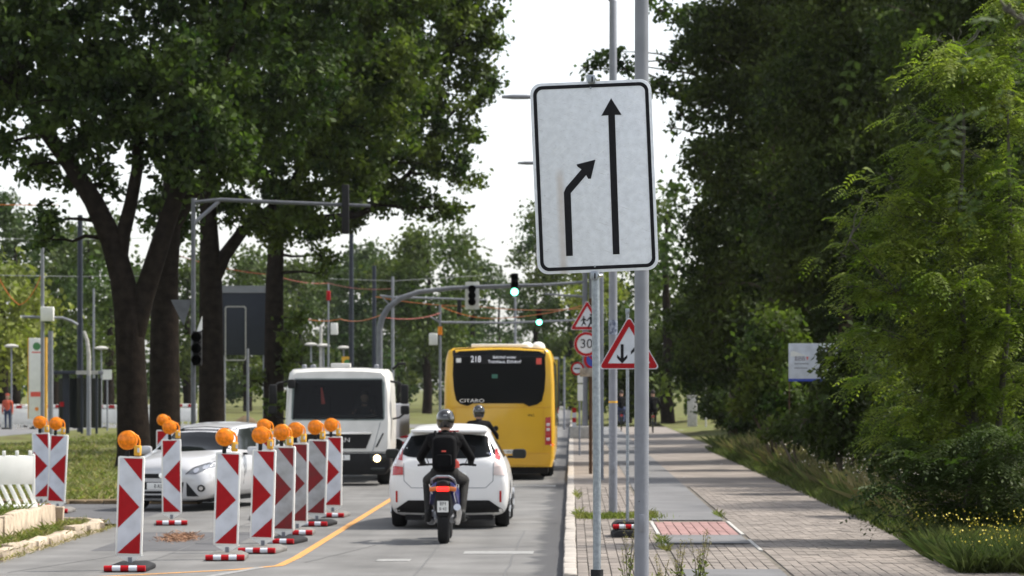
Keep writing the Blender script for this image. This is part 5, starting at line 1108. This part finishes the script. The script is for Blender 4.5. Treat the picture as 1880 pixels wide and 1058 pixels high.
# ================================================================== lamp posts
LP = []
def lamp_post(label, Y, r=.067, X=.64):
    t = thing('lamp_post', label, 'lamp post', (X, Y, .11), group='grey lamp posts along the cycle path')
    MB().tube([(0, 0, -.1), (0, 0, 3.0), (0, 0, 6.2), (0, 0, 8.0), (-.25, 0, 8.25), (-.9, 0, 8.3), (-1.5, 0, 8.28)], [r, r * .985, r * .93, r * .85, .035, .03, .028], n=24).build('post', M['grey_paint'], t)
    MB().loft([[Vector((x, a * k, 8.25 - .11 + b * k + .11)) for a, b in rrect(.26, .09, .04, 3)] for x, k in ((-1.4, .5), (-1.6, .95), (-1.9, 1), (-2.15, .6))]).build('lamp_head', M['steel_dull'], t)
    MB().lathe([(r * 1.25, 0), (r * 1.2, .03)], (0, 0, 0), 'Z', 20).build('foot_collar', M['steel_dull'], t)
    o = MB().box((0, -r - .002, .75), (.05, .012, .16)).build('service_door', M['steel_dull'], t, bevel=.004); return t
l1 = lamp_post('thick grey lamp post nearest the camera, right of the large sign', 27.5)
MB().box((-.025, -.068, .95), (.008, .004, .008)).build('screw', M['black'], l1)
l2 = lamp_post('second grey lamp post with a small dark blue sticker', 46.6)
s_ = MB().lathe([(.069, 0), (.069, .23)], (0, 0, ZW(615, 46.6) - .11), 'Z', 24).build('sticker', mat('dark blue sticker', (.03, .045, .10), .5, scale=22, col2=(.3, .33, .4)), l2); MB().lathe([(.0685, 0), (.0685, .03)], (0, 0, ZW(740, 46.6) - .11), 'Z', 24).build('yellow_tape', M['yellow_plastic'], l2)
lamp_post('third lamp post, dark and slim behind the sign pole', 64.5, .045); lamp_post('fourth lamp post, its head showing left of the large sign below the nearer head', 83.5, .05)
# ================================================================== triangle sign on clamp base
def tri_sign(parent, side, z, x=0, y=0, art='oncoming'):
    p = MB().prism(rtri(side, side * .045), (0, 0, 0), UX, UZ, .006).build('sign_panel', M['white'], parent); p.location = (x, y, z)
    ring(rtri(side * .955, side * .04), rtri(side * .68, side * .008), -.002, 'red_border', M['red'], p)
    k = side / .9
    if art == 'oncoming':
        for sx, up in ((-.1, -1), (.1, 1)):
            pts = [(-.022, -.15), (.022, -.15), (.022, .05), (.075, .0), (.075, .05), (0, .13), (-.075, .05), (-.075, .0), (-.022, .05)]
            pp = [((sx + a) * k, (b * up - .02 - .03) * k) for a, b in pts]; plate(pp if up > 0 else pp[::-1], -.0025, 'arrow', M['black'], p)
    else:
        for cx_, sc_ in ((-.09, .75), (.10, 1.05)):
            def f(a, b): return ((cx_ + a * sc_) * k, (b * sc_ - .06) * k)
            plate([f(a, b) for a, b in circ(.032, 12, 0, .18)], -.0025, 'figure', M['black'], p)
            plate([f(*q) for q in ((-.03, .0), (-.09, -.13), (-.06, -.14), (.0, -.04), (.07, -.12), (.095, -.1), (.035, .0), (.035, .08), (.1, .03), (.11, .055), (.03, .14), (-.03, .14), (-.11, .04), (-.09, .02), (-.03, .08))], -.0025, 'figure', M['black'], p)
    return p
Yt = 39.9; ts = thing('warning_sign', 'red triangle sign with opposing arrows on a rubber foot beside the lamp post', 'sign', (XW(1152, Yt), Yt, .11), R(2))
MB().tube([(0, 0, 0), (0, 0, ZW(570, Yt) - .11)], .021, n=12).build('pole', M['steel'], ts)
tri_sign(ts, .83, ZW(678, Yt) - .11 + .83 * .2887, .02, -.03); MB().box((0, 0, ZW(572, Yt) - .11), (.055, .05, .075)).build('clamp', M['steel'], ts, bevel=.006)
MB().prism([(-.21, .0), (.21, .0), (.21, .06), (.15, .11), (-.15, .11), (-.21, .06)], (0, -.40, 0), UX, UZ, .8).build('base_plate', M['rubber'], ts, bevel=.02)
MB().prism([(-.20, .11), (.18, .11), (.18, .19), (.10, .22), (-.14, .22), (-.20, .17)], (0, -.30, 0), UX, UZ, .6).build('base_plate', M['rubber'], ts, bevel=.02)
for k in range(5): o = MB().tube([(-.21 + .082 * k, 0, 0), (-.128 + .082 * k, 0, 0)], .03, n=12).build('base_bar', M['red'] if k % 2 == 0 else M['white'], ts); o.location = (0, -.33, .155)
# ---- school children + 30 signs on brown post
Yk = 69; ck = thing('traffic_sign', 'children warning triangle above a 30 speed limit disc on a brown post', 'sign', (XW(1078, Yk), Yk, .11))
MB().tube([(0.08, .03, -.1), (.08, .03, ZW(548, Yk) - .11)], .04, n=12).build('post', M['wood_pole'], ck)
tri_sign(ck, .80, ZW(606, Yk) - .11 + .80 * .2887, .0, -.03, 'kids')
d = MB().prism(circ(.285, 30), (0, 0, 0), UX, UZ, .006).build('speed_disc', M['white'], ck); d.location = (-.02, -.03, ZW(632, Yk) - .11); ring(circ(.278, 30), circ(.215, 30), -.002, 'red_ring', M['red'], d); text('30', .30, 'numerals', M['black'], d, (0, -.003, 0), ext=.0005)
d = MB().prism(circ(.22, 30), (0, 0, 0), UX, UZ, .006).build('stopping_disc', M['blue'], ck); d.location = (.14, -.025, ZW(661, Yk) - .11); ring(circ(.22, 30), circ(.16, 30), -.002, 'red_ring', M['red'], d); plate([(-.15, .12), (-.12, .15), (.15, -.12), (.12, -.15)], -.002, 'red_bar', M['red'], d)
MB().box((-.02, -.03, ZW(684, Yk) - .11), (.30, .012, .20)).build('supplementary_plate', mat('dirty grey plate', (.30, .28, .25), .7, var=.35, scale=14), ck, bevel=.004)
Yr = 88; rr_ = thing('traffic_sign', 'small red ringed disc with white papers taped below it', 'sign', (XW(1064, Yr), Yr, .11))
MB().tube([(0, 0.02, -.1), (0, .02, ZW(664, Yr) - .11)], .03, n=10).build('post', M['steel_dull'], rr_); d = MB().prism(circ(.20, 26), (0, 0, 0), UX, UZ, .006).build('disc', M['white'], rr_); d.location = (-.06, -.03, ZW(677, Yr) - .11); ring(circ(.2, 26), circ(.14, 26), -.002, 'red_ring', M['red'], d)
plate([(-.1, .02), (.06, .02), (.1, .0), (.06, -.02), (-.1, -.02)][::-1], -.002, 'symbol', M['black'], d)
for py0, py1 in ((688, 703), (706, 736)): MB().box((.02, -.03, (ZW(py0, Yr) + ZW(py1, Yr)) / 2 - .11), (.16, .004, (py1 - py0) / F_PX * Yr)).build('paper', M['white_plastic'], rr_)
# ================================================================== signal masts and gantries
def mastm(name, label, cat, px, Y, top, r=.09, m='steel_dull', z=0.05, group=None):
    t = thing(name, label, cat, (XW(px, Y), Y, z), group=group); H = ZW(top, Y) - z
    MB().tube([(0, 0, -.2), (0, 0, H * .5), (0, 0, H)], [r, r * .95, r * .85], n=14).build('mast', M[m], t); return t, H
def signal(parent, x, y, z, lit=True, board=False, h=.95, back=False, w=.30):
    b = MB().box((0, 0, 0), (w, .22, h)).build('signal_head', M['trim'], parent, bevel=.02); b.location = (x, y, z)
    if board: MB().box((0, .08, 0), (w + .28, .02, h + .26)).build('backing_board', M['white_plastic'], b, bevel=.01)
    if not back:
        for k in range(3):
            zz = h / 3 * (1 - k); on = lit and k == 2
            MB().lathe([(.115, -.13), (.115, -.11)], (0, 0, zz), 'Y', 18).build('lens', M['green_lit'] if on else M['glass'], b)
            MB().lathe([(.125, -.22), (.125, -.11), (.115, -.11), (.115, -.22)], (0, 0, zz), 'Y', 18).build('visor', M['trim'], b) if not on else None
    return b
def boxw(parent, x, y, z, d=(.36, .2, .5)): return MB().box((x, y, z), d).build('detector_box', M['white_plastic'], parent, bevel=.03)
Yg = 97
t, H = mastm('signal_mast', 'grey curved signal mast rising behind the truck and bending right over the road', 'signal mast', 697, Yg, 600, .11)
def rel(px, py, Y, o): v = W(px, py, Y); return (v.x - o.location.x, 0, v.z - o.location.z)
MB().tube([rel(*q, Yg, t) for q in ((697, 605), (701, 585), (712, 566), (735, 548), (770, 536), (830, 529), (870, 527), (945, 524), (1000, 523))], [.10, .1, .095, .09, .08, .07, .06, .05, .04], n=12).build('arm', M['steel_dull'], t)
x, _, z = rel(867, 543, Yg, t); signal(t, x, -.1, z, False, True, .62, w=.17)
x, _, z = rel(945, 523, Yg, t); signal(t, x, -.15, z, True, False, .72, w=.24)
Y2 = 117; t, H = mastm('signal_mast', 'pale grey double mast behind the speed limit sign carrying arms to the left', 'signal mast', 1074, Y2, 490, .12, 'grey_paint', .1)
MB().tube([(.25, 0, -.2), (.25, 0, H)], .1, n=12).build('second_mast', M['grey_paint'], t)
MB().tube([rel(1074, 518, Y2, t), rel(985, 524, Y2, t), rel(880, 530, Y2, t)], [.06, .05, .04], n=8).build('arm', M['steel_dull'], t); MB().tube([rel(1074, 545, Y2, t), rel(1000, 540, Y2, t)], [.05, .03], n=8).build('arm', M['steel_dull'], t)
MB().box((-.1, 0, .25), (1.0, .6, .5)).build('concrete_foot', M['whitestone'], t, bevel=.03)
for k in range(4): MB().box((-.42, -.34, .55 + k * .19), (.16, .03, .19), mi=0).build('warning_board_stripe', M['red'] if k % 2 else M['white'], t)
Y3 = 128; t, H = mastm('signal_mast', 'slim mast left of the bus with white box and orange tape', 'signal mast', 808, Y3, 560, .06, 'grey_paint')
MB().tube([rel(790, 582, Y3, t), rel(808, 592, Y3, t), rel(930, 593, Y3, t), rel(1068, 588, Y3, t)], [.03, .05, .045, .04], n=8).build('arm', M['steel_dull'], t); x, _, z = rel(990, 582, Y3, t); signal(t, x, -.15, z, True, False, .7, w=.24)
x, _, z = rel(800, 623, Y3, t); boxw(t, x - .1, -.1, z); MB().lathe([(.09, 0), (.09, .35)], (0, 0, rel(808, 615, Y3, t)[2]), 'Z', 12).build('tape', M['orange_plastic'], t)
Y4 = 140; t, H = mastm('signal_mast', 'slim mast with a bracket between the truck and the tall tree', 'signal mast', 721, Y4, 508, .08)
MB().tube([rel(698, 543, Y4, t), rel(721, 546, Y4, t), rel(800, 548, Y4, t), rel(895, 551, Y4, t)], [.05, .06, .05, .03], n=8).build('arm', M['steel_dull'], t); MB().tube([rel(701, 544, Y4, t), rel(720, 566, Y4, t)], .04, n=6).build('brace', M['steel_dull'], t); x, _, z = rel(843, 565, Y4, t); signal(t, x, .1, z, False, False, .8, back=True, w=.2)
M['dark_arm'] = mat('dark zinc', (.10, .105, .12), .55, .3, var=.2, scale=6)
Y5 = 70; t, H = mastm('signal_mast', 'grey mast between the oaks with a long arm carrying dark signals', 'signal mast', 355, Y5, 364, .06, 'dark_arm')
MB().tube([rel(352, 372, Y5, t), rel(405, 367, Y5, t), rel(520, 372, Y5, t), rel(680, 378, Y5, t)], [.04, .05, .048, .04], n=10).build('arm', M['dark_arm'], t); MB().tube([rel(356, 410, Y5, t), rel(402, 370, Y5, t)], .045, n=8).build('brace', M['steel_dull'], t)
x, _, z = rel(635, 385, Y5, t); b = signal(t, x, -.1, z, False, False, 1.15, back=True, w=.16); x, _, z = rel(362, 640, Y5, t); signal(t, x + .02, -.12, z, False, False, .8, back=False, w=.2); x, _, z = rel(336, 570, Y5, t); MB().prism([(-.3, .25), (0, -.35), (.2, .25)][::-1], (x, .1, z), UX, UZ, .02).build('give_way_back', M['dark_arm'], t)
x, _, z = rel(365, 600, Y5, t); MB().prism([(-.07, -.2), (.09, -.07), (.09, .25)], (x, -.1, z), UX, UZ, .02).build('white_flap', M['white_plastic'], t)
PG = 'poles around the tram stop and crossing'
for lab, px, Y, top, r, mm in (('dark blue grey overhead line mast left of the forked oak', 147, 138, 395, .14, 'dark_blue'), ('dark tall mast directly above the truck roof', 645, 150, 425, .13, 'dark_blue'), ('dark mast right of the one above the truck roof', 687, 175, 488, .14, 'dark_blue'), ('pale square post left of the tram shelter', 93, 118, 608, .11, 'steel_dull'), ('thin pole behind the overhead line mast', 172, 150, 530, .06, 'steel_dull'), ('pale post rising left of the dark masts behind the truck', 589, 160, 598, .09, 'whitestone'), ('thin grey post with brown heap between third and fourth oak', 455, 105, 640, .05, 'steel_dull'), ('thin pale pole right of the lorry', 1036, 150, 655, .06, 'steel_dull'), ('slim pole behind the bus roof below the green signal', 946, 150, 545, .07, 'steel_dull')):
    mastm('pole', lab, 'pole', px, Y, top, r, mm, group=PG)
t, H = mastm('pole', 'thin reddish pole with a white detector box at the far left', 'pole', 78, 104, 455, .07, 'grey_paint', group=PG); x, _, z = rel(88, 577, 104, t); boxw(t, x, -.1, z, (.45, .25, .5)); MB().tube([rel(42, 582, 104, t), rel(78, 583, 104, t), rel(115, 584, 104, t), rel(132, 590, 104, t), rel(143, 597, 104, t)], .05, n=8).build('arm', M['steel_dull'], t)
t, H = mastm('pole', 'thin pole with red lantern above the truck', 'pole', 603, 155, 520, .05, 'grey_paint', group=PG); x, _, z = rel(614, 604, 155, t); boxw(t, x, -.1, z, (.36, .2, .6)); x, _, z = rel(603, 543, 155, t); MB().box((x, 0, z), (.2, .2, .5)).build('lantern', M['red'], t, bevel=.03)
t, H = mastm('pole', 'curved pale arm mast beside the overhead line mast', 'pole', 163, 130, 680, .1, 'grey_paint', group=PG); MB().tube([rel(q, w, 130, t) for q, w in ((163, 690), (163, 650), (160, 625), (154, 608))], [.09, .09, .08, .06], n=8).build('arm', M['whitestone'], t)
t, H = mastm('pole', 'pole with a white square sign right of the tram shelter', 'pole', 197, 140, 690, .04, 'grey_paint', group=PG); MB().box((0, -.06, rel(0, 688, 140, t)[2]), (.42, .04, .46)).build('sign_board', M['white_plastic'], t)
t, H = mastm('pole', 'stop flag pole with round green emblem behind the truck roof', 'pole', 638, 150, 655, .04, 'grey_paint', group=PG); MB().box((0, -.06, rel(0, 666, 150, t)[2]), (.55, .04, .6)).build('sign_board', M['yellow_plastic'], t); plate(circ(.17, 18), -.085, 'emblem', mat('green emblem', (.05, .2, .05), .5), t, cz=rel(0, 666, 150, t)[2])
LG = 'small mushroom lamps at the tram stop'
for lab, px, py, Y in (('mushroom lamp at the far left edge', 21, 635, 150), ('mushroom lamp between overhead mast and forked oak', 186, 639, 150), ('left mushroom lamp above the truck roof', 571, 632, 165), ('middle mushroom lamp above the truck roof', 594, 634, 160), ('right mushroom lamp above the truck roof', 631, 638, 170)):
    t, H = mastm('street_lamp', lab, 'street lamp', px, Y, py, .045, 'grey_paint', group=LG); MB().lathe([(.05, -.1), (.34, -.06), (.36, 0), (.2, .07), (.01, .09)], (0, 0, H), 'Z', 18).build('lamp_head', M['whitestone'], t)
# ---- tram stop
Yt_ = 121; t = thing('stop_totem', 'tall white stop pillar with yellow edge at the tram stop', 'sign', (XW(68, Yt_), Yt_, .02))
MB().box((0, 0, ZW(696, Yt_)), (.66, .16, 148 * Yt_ / F_PX)).build('pillar', M['white_plastic'], t, bevel=.02); MB().box((.36, 0, ZW(696, Yt_)), (.08, .18, 150 * Yt_ / F_PX)).build('edge', M['yellow_plastic'], t); MB().box((-.345, 0, ZW(696, Yt_)), (.03, .18, 148 * Yt_ / F_PX)).build('edge', M['yellow_plastic'], t)
plate(circ(.16, 20), -.082, 'emblem', mat('green stop emblem', (.06, .22, .07), .5), t, cz=ZW(637, Yt_)); plate(rrect(.5, .2, .01), -.082, 'red_band', M['packred'], t, cz=ZW(725, Yt_)); plate(rrect(.4, .05, .01), -.082, 'red_line', M['packred'], t, cz=ZW(648, Yt_)); plate(circ(.08, 14), -.082, 'orange_spot', M['orange_plastic'], t, cz=ZW(752, Yt_))
Ys = 132; t = thing('tram_shelter', 'dark tram stop shelter with thin flat roof', 'shelter', (XW(138, Ys), Ys, .02))
MB().box((0, .6, ZW(685, Ys)), (2.05, 1.6, .16)).build('roof', M['dark_blue'], t, bevel=.02); MB().box((.55, -.22, ZW(685, Ys)), (.95, .03, .17)).build('name_board', M['whitestone'], t)
for x, w in ((-.45, .28), (.25, .1), (.9, .1)): MB().box((x, .3, 1.35), (w, .12, 2.7)).build('post', M['dark_blue'], t)
MB().box((0, 1.3, 1.4), (1.9, .03, 2.2)).build('rear_glass', M['glass_side'], t); MB().box((-.62, .2, 1.35), (.18, .1, .2)).build('red_box', M['red'], t)
# ---- big road sign seen from behind
Yb = 126; t = thing('direction_sign', 'large dark direction sign seen from behind between the oak stems', 'sign', (XW(448, Yb), Yb, .06))
for x in (-.85, .85): MB().tube([(x, .1, -.2), (x, .1, ZW(535, Yb))], .07, n=10).build('post', M['steel_dull'], t)
MB().box((-.1, 0, ZW(595, Yb)), (2.5, .06, 2.75)).build('panel', M['dark_blue'], t, bevel=.02); MB().box((-.1, -.05, ZW(534, Yb)), (2.8, .06, .3)).build('top_rail', M['grey_paint'], t)
o = ring(rrect(.9, 2.3, .1), rrect(.8, 2.2, .08), -.045, 'frame_line', M['whitestone'], t); o.location = (-.35, 0, ZW(615, Yb))
# ---- site barriers (white with red stripes)
BG = 'white and red site barriers along the cross street'
bproto = None; n = 0
xs = [(-15, 152), (35, 152), (90, 158), (128, 158), (165, 155), (205, 155), (245, 155), (330, 165), (20, 160)]
nm = ['leftmost', 'second from the left', 'third from the left', 'fourth from the left', 'fifth from the left', 'beside the forked oak', 'partly behind the forked oak', 'between second and third oak', 'standing behind the two leftmost']
for (px, Y), lb in zip(xs, nm):
    if bproto is None:
        bproto = thing('site_barrier', '', 'barrier', (0, 0, 0), group=BG); t = bproto
        MB().box((0, 0, .62), (1.9, .05, .75)).build('board', M['white_plastic'], t, bevel=.02); MB().box((0, 0, 1.12), (1.9, .06, .18)).build('top_board', M['white_plastic'], t, bevel=.02)
        for k in range(3): MB().box((-.6 + .6 * k, -.034, 1.12), (.3, .006, .16)).build('red_stripe', M['red'], t)
        for k in range(6): MB().box((-.8 + .32 * k, 0, .2), (.07, .05, .3)).build('slat', M['white_plastic'], t)
        for x in (-.7, .7): MB().box((x, 0, .04), (.3, .7, .08)).build('foot', M['rubber'], t, bevel=.01)
    else: t = copy_tree(bproto)
    t.location = (XW(px, Y), Y, 0); t.rotation_euler.z = R((px * 7) % 13 - 6); t['label'] = 'white barrier with red stripes by the cross street, ' + lb
Yb2 = 92; t = thing('warning_board', 'small red and white striped board beside the truck mirror', 'barrier', (XW(735, Yb2), Yb2, .0))
MB().box((0, 0, .35), (.6, .05, .7)).build('board', M['white_plastic'], t, bevel=.01)
for k in range(3): MB().box((.12, -.03, .2 + .2 * k), (.26, .012, .09)).build('red_stripe', M['red'], t)
# ---- notice board
Yn = 68; t = thing('notice_board', 'white notice board with blue bottom edge half hidden by shrubs', 'notice board', (XW(1449, Yn), Yn, .3), R(-4))
MB().box((.77, 0, ZW(664, Yn) - .3), (1.57, .03, .82)).build('board', M['white'], t, bevel=.005); MB().box((.77, -.002, ZW(698, Yn) - .3), (1.57, .034, .06)).build('blue_edge', M['blue'], t)
for x in (0, 1.52): MB().tube([(x, .04, -.3), (x, .04, ZW(632, Yn) - .3)], .014, n=8).build('post', M['wood_pole'], t)
text('BBB', .14, 'lettering', mat('brown grey print', (.12, .08, .10), .6), t, (.24, -.018, ZW(659, Yn) - .3), sx=1.0); plate([(-.03, .03), (.03, .03), (0, -.05)][::-1], -.018, 'red_mark', M['packred'], t, cx=.41, cz=ZW(658, Yn) - .3)
plate(rrect(.32, .02, .004), -.018, 'print_line', M['steel_dull'], t, cx=.28, cz=ZW(668, Yn) - .3); plate(rrect(.30, .02, .004), -.018, 'print_line', M['steel_dull'], t, cx=.26, cz=ZW(676, Yn) - .3)
plate([(.03, -.0), (.03, .11), (.1, .13), (.4, .02)][::-1], -.017, 'print_shape', M['white_plastic'], t, cz=ZW(655, Yn) - .3)
Yc = 150; t = thing('utility_cabinet', 'narrow pale grey cabinet where the path bends', 'cabinet', (XW(1271, Yc), Yc, .1)); MB().box((0, 0, .78), (.48, .4, 1.56)).build('casing', M['whitestone'], t, bevel=.02); MB().box((0, -.21, .78), (.4, .02, 1.35)).build('door', M['whitestone'], t, bevel=.01); MB().box((0, 0, 1.59), (.54, .46, .06)).build('lid', M['whitestone'], t, bevel=.01)
t, H = mastm('marker_post', 'thin white post behind the low shrub at the path bend', 'post', 1296, 145, 683, .04, 'whitestone'); MB().box((0, -.05, H - .1), (.1, .02, .18)).build('marker_plate', M['white_plastic'], t)
# ---- cables
CG = 'overhead cables across the crossing'
def cable(label, pts, r, m, sag=0.0):
    P_ = [W(*p) for p in pts]; out = []
    for i in range(len(P_) - 1):
        for k in range(8):
            u = k / 8; q = P_[i].lerp(P_[i + 1], u); q.z -= sag * 4 * u * (1 - u); out.append(q)
    out.append(P_[-1]); b = out[0].copy()
    o = MB().tube([p - b for p in out], r, n=6).build('overhead_cable', M[m]); o.location = b; tag(o, label, 'cable', CG)
cable('orange cable at the far left edge high under the crown', [(-40, 376, 120), (108, 377, 120)], .016, 'orange_cable')
cable('orange cable sagging between the mast left of the bus and the double mast', [(808, 562, 128), (900, 585, 127), (1074, 560, 117)], .016, 'orange_cable', .12)
cable('orange cable running left from the double mast behind the green signal', [(690, 545, 150), (880, 563, 140), (1074, 566, 117)], .016, 'orange_cable', .12)
cable('lowest orange cable above the truck between oak and signal mast', [(545, 580, 130), (625, 586, 130), (700, 578, 97)], .016, 'orange_cable', .15)
cable('dull red cable crossing behind the fourth oak to the bracket mast', [(330, 470, 140), (503, 505, 140), (603, 520, 155), (721, 530, 140)], .015, 'red_cable', .15)
cable('dull red cable from the curved mast to the slim mast left of the bus', [(697, 582, 97), (808, 575, 128)], .015, 'red_cable', .15)
cable('grey overhead wire at the left crossing the overhead mast', [(-40, 438, 135), (147, 440, 138), (330, 436, 140)], .014, 'wire')
cable('second grey overhead wire at the left below the first', [(-40, 505, 130), (147, 508, 138), (330, 506, 140)], .014, 'wire')
cable('slack orange cable hanging in a loop at the far left', [(-20, 470, 104), (35, 560, 104), (78, 500, 104)], .016, 'orange_cable', .25)
cable('thin grey wire above the truck between dark masts', [(603, 512, 155), (721, 516, 160), (900, 505, 170)], .013, 'wire')
# ---- weeds, straw, litter
def weed(label, px, Y, h, n, seed, m='grass', head='drygrass'):
    r = random.Random(seed); t = thing('weed', label, 'weed', (XW(px, Y), Y, .11), group='weeds in the paving'); mb = MB(); tips = []
    for k in range(n):
        a = r.uniform(0, 6.28); l = h * r.uniform(.55, 1); d = r.uniform(.05, .22) * l; e = Vector((math.cos(a) * d, math.sin(a) * d, l)); mb.tube([(r.uniform(-.05, .05), r.uniform(-.05, .05), -.02), e * .5 + Vector((0, 0, .03)), e], [.004, .003, .0015], n=4); tips.append(e)
    mb.build('stems', M['twig'], t); rg = np.random.default_rng(seed); PP = []; HH = []
    for e in tips:
        for k in range(12): PP.append(np.array(e) * rg.uniform(.05, .6) + rg.normal(size=3) * .02)
        for k in range(34): HH.append(np.array(e) * rg.uniform(.7, 1.04) + rg.normal(size=3) * .008)
    for nm_, pts, mm, L in (('leaves', PP, m, .06), ('seed_heads', HH, head, .022)):
        D = rg.normal(size=(len(pts), 3)); D[:, 2] += .8; V, Fc = diamonds(np.array(pts), unit(D), L, L * .3, rg); me = bpy.data.meshes.new(nm_); fill_mesh(me, V, Fc); me.materials.append(M[mm]); link(nm_, me, t)
weed('tall seeding weed right of the thick lamp post at the bottom edge', 1285, 29.2, .62, 9, 1); weed('short brown weed beside the tall seeding one', 1245, 29.0, .5, 7, 2); weed('green weed between sign pole and thick lamp post', 1150, 28.6, .75, 7, 3); weed('thin dry weed just right of the thick lamp post', 1215, 28.2, .4, 5, 4)
rs = np.random.default_rng(77); n = 900; x0, y0, _ = bpos(330, 992)
pp = np.stack([x0 + rs.normal(size=n) * .11, y0 + rs.normal(size=n) * .35, np.abs(rs.normal(size=n)) * .035], 1); o = blades('straw_pile', pp, .06, .008, mat('brown straw', (.36, .2, .12), .9, var=.3, scale=20), None, 3, 1.5, 'stuff'); tag(o, 'small heap of brown straw on the road behind the first beacon', 'straw')
t = thing('soil_heap', 'brown soil heap on the lawn between third and fourth oak', 'heap', (XW(452, 118), 118, .03)); mb = MB(); rr = random.Random(4)
rg_ = [[Vector((math.cos(a) * q * 1.2 * (1 + rr.uniform(-.1, .1)), math.sin(a) * q, h + rr.uniform(-.03, .03))) for a in [2 * math.pi * k / 18 for k in range(18)]] for q, h in ((1, -.05), (.8, .3), (.55, .6), (.25, .85), (.05, .95))]
mb.loft(rg_).build('heap', M['soil'], t)
for i, (px, py) in enumerate(((1324, 853), (1256, 877))): tag(MB().prism(rrect(.07, .02, .008), (0, 0, 0), UX, UY, .004).build('paper_scrap', M['white_plastic']), ('white paper scrap lying on the footpath, nearer the grass', 'grey scrap lying on the footpath near the cycle path')[i], 'litter').location = (XW(px, 5500 * 1.98 / (py - 712)), 5500 * 1.98 / (py - 712), .128)

# ================================================================== hazy air
me = MB().box((0, 1350, 15.4), (3030, 3330, 33.2)).mesh('haze', smooth=False); hm = bpy.data.materials.new('haze air'); hm.use_nodes = True; t_ = hm.node_tree
for n_ in list(t_.nodes):
    if n_.type == 'BSDF_PRINCIPLED': t_.nodes.remove(n_)
pv = t_.nodes.new('ShaderNodeVolumePrincipled'); pv.inputs['Color'].default_value = (.92, .95, 1, 1); pv.inputs['Density'].default_value = .00006; pv.inputs['Anisotropy'].default_value = .3
t_.links.new(pv.outputs[0], t_.nodes['Material Output'].inputs['Volume']); me.materials.append(hm); tag(link('haze', me), 'thin summer haze in the air over the street', 'haze', kind='stuff')
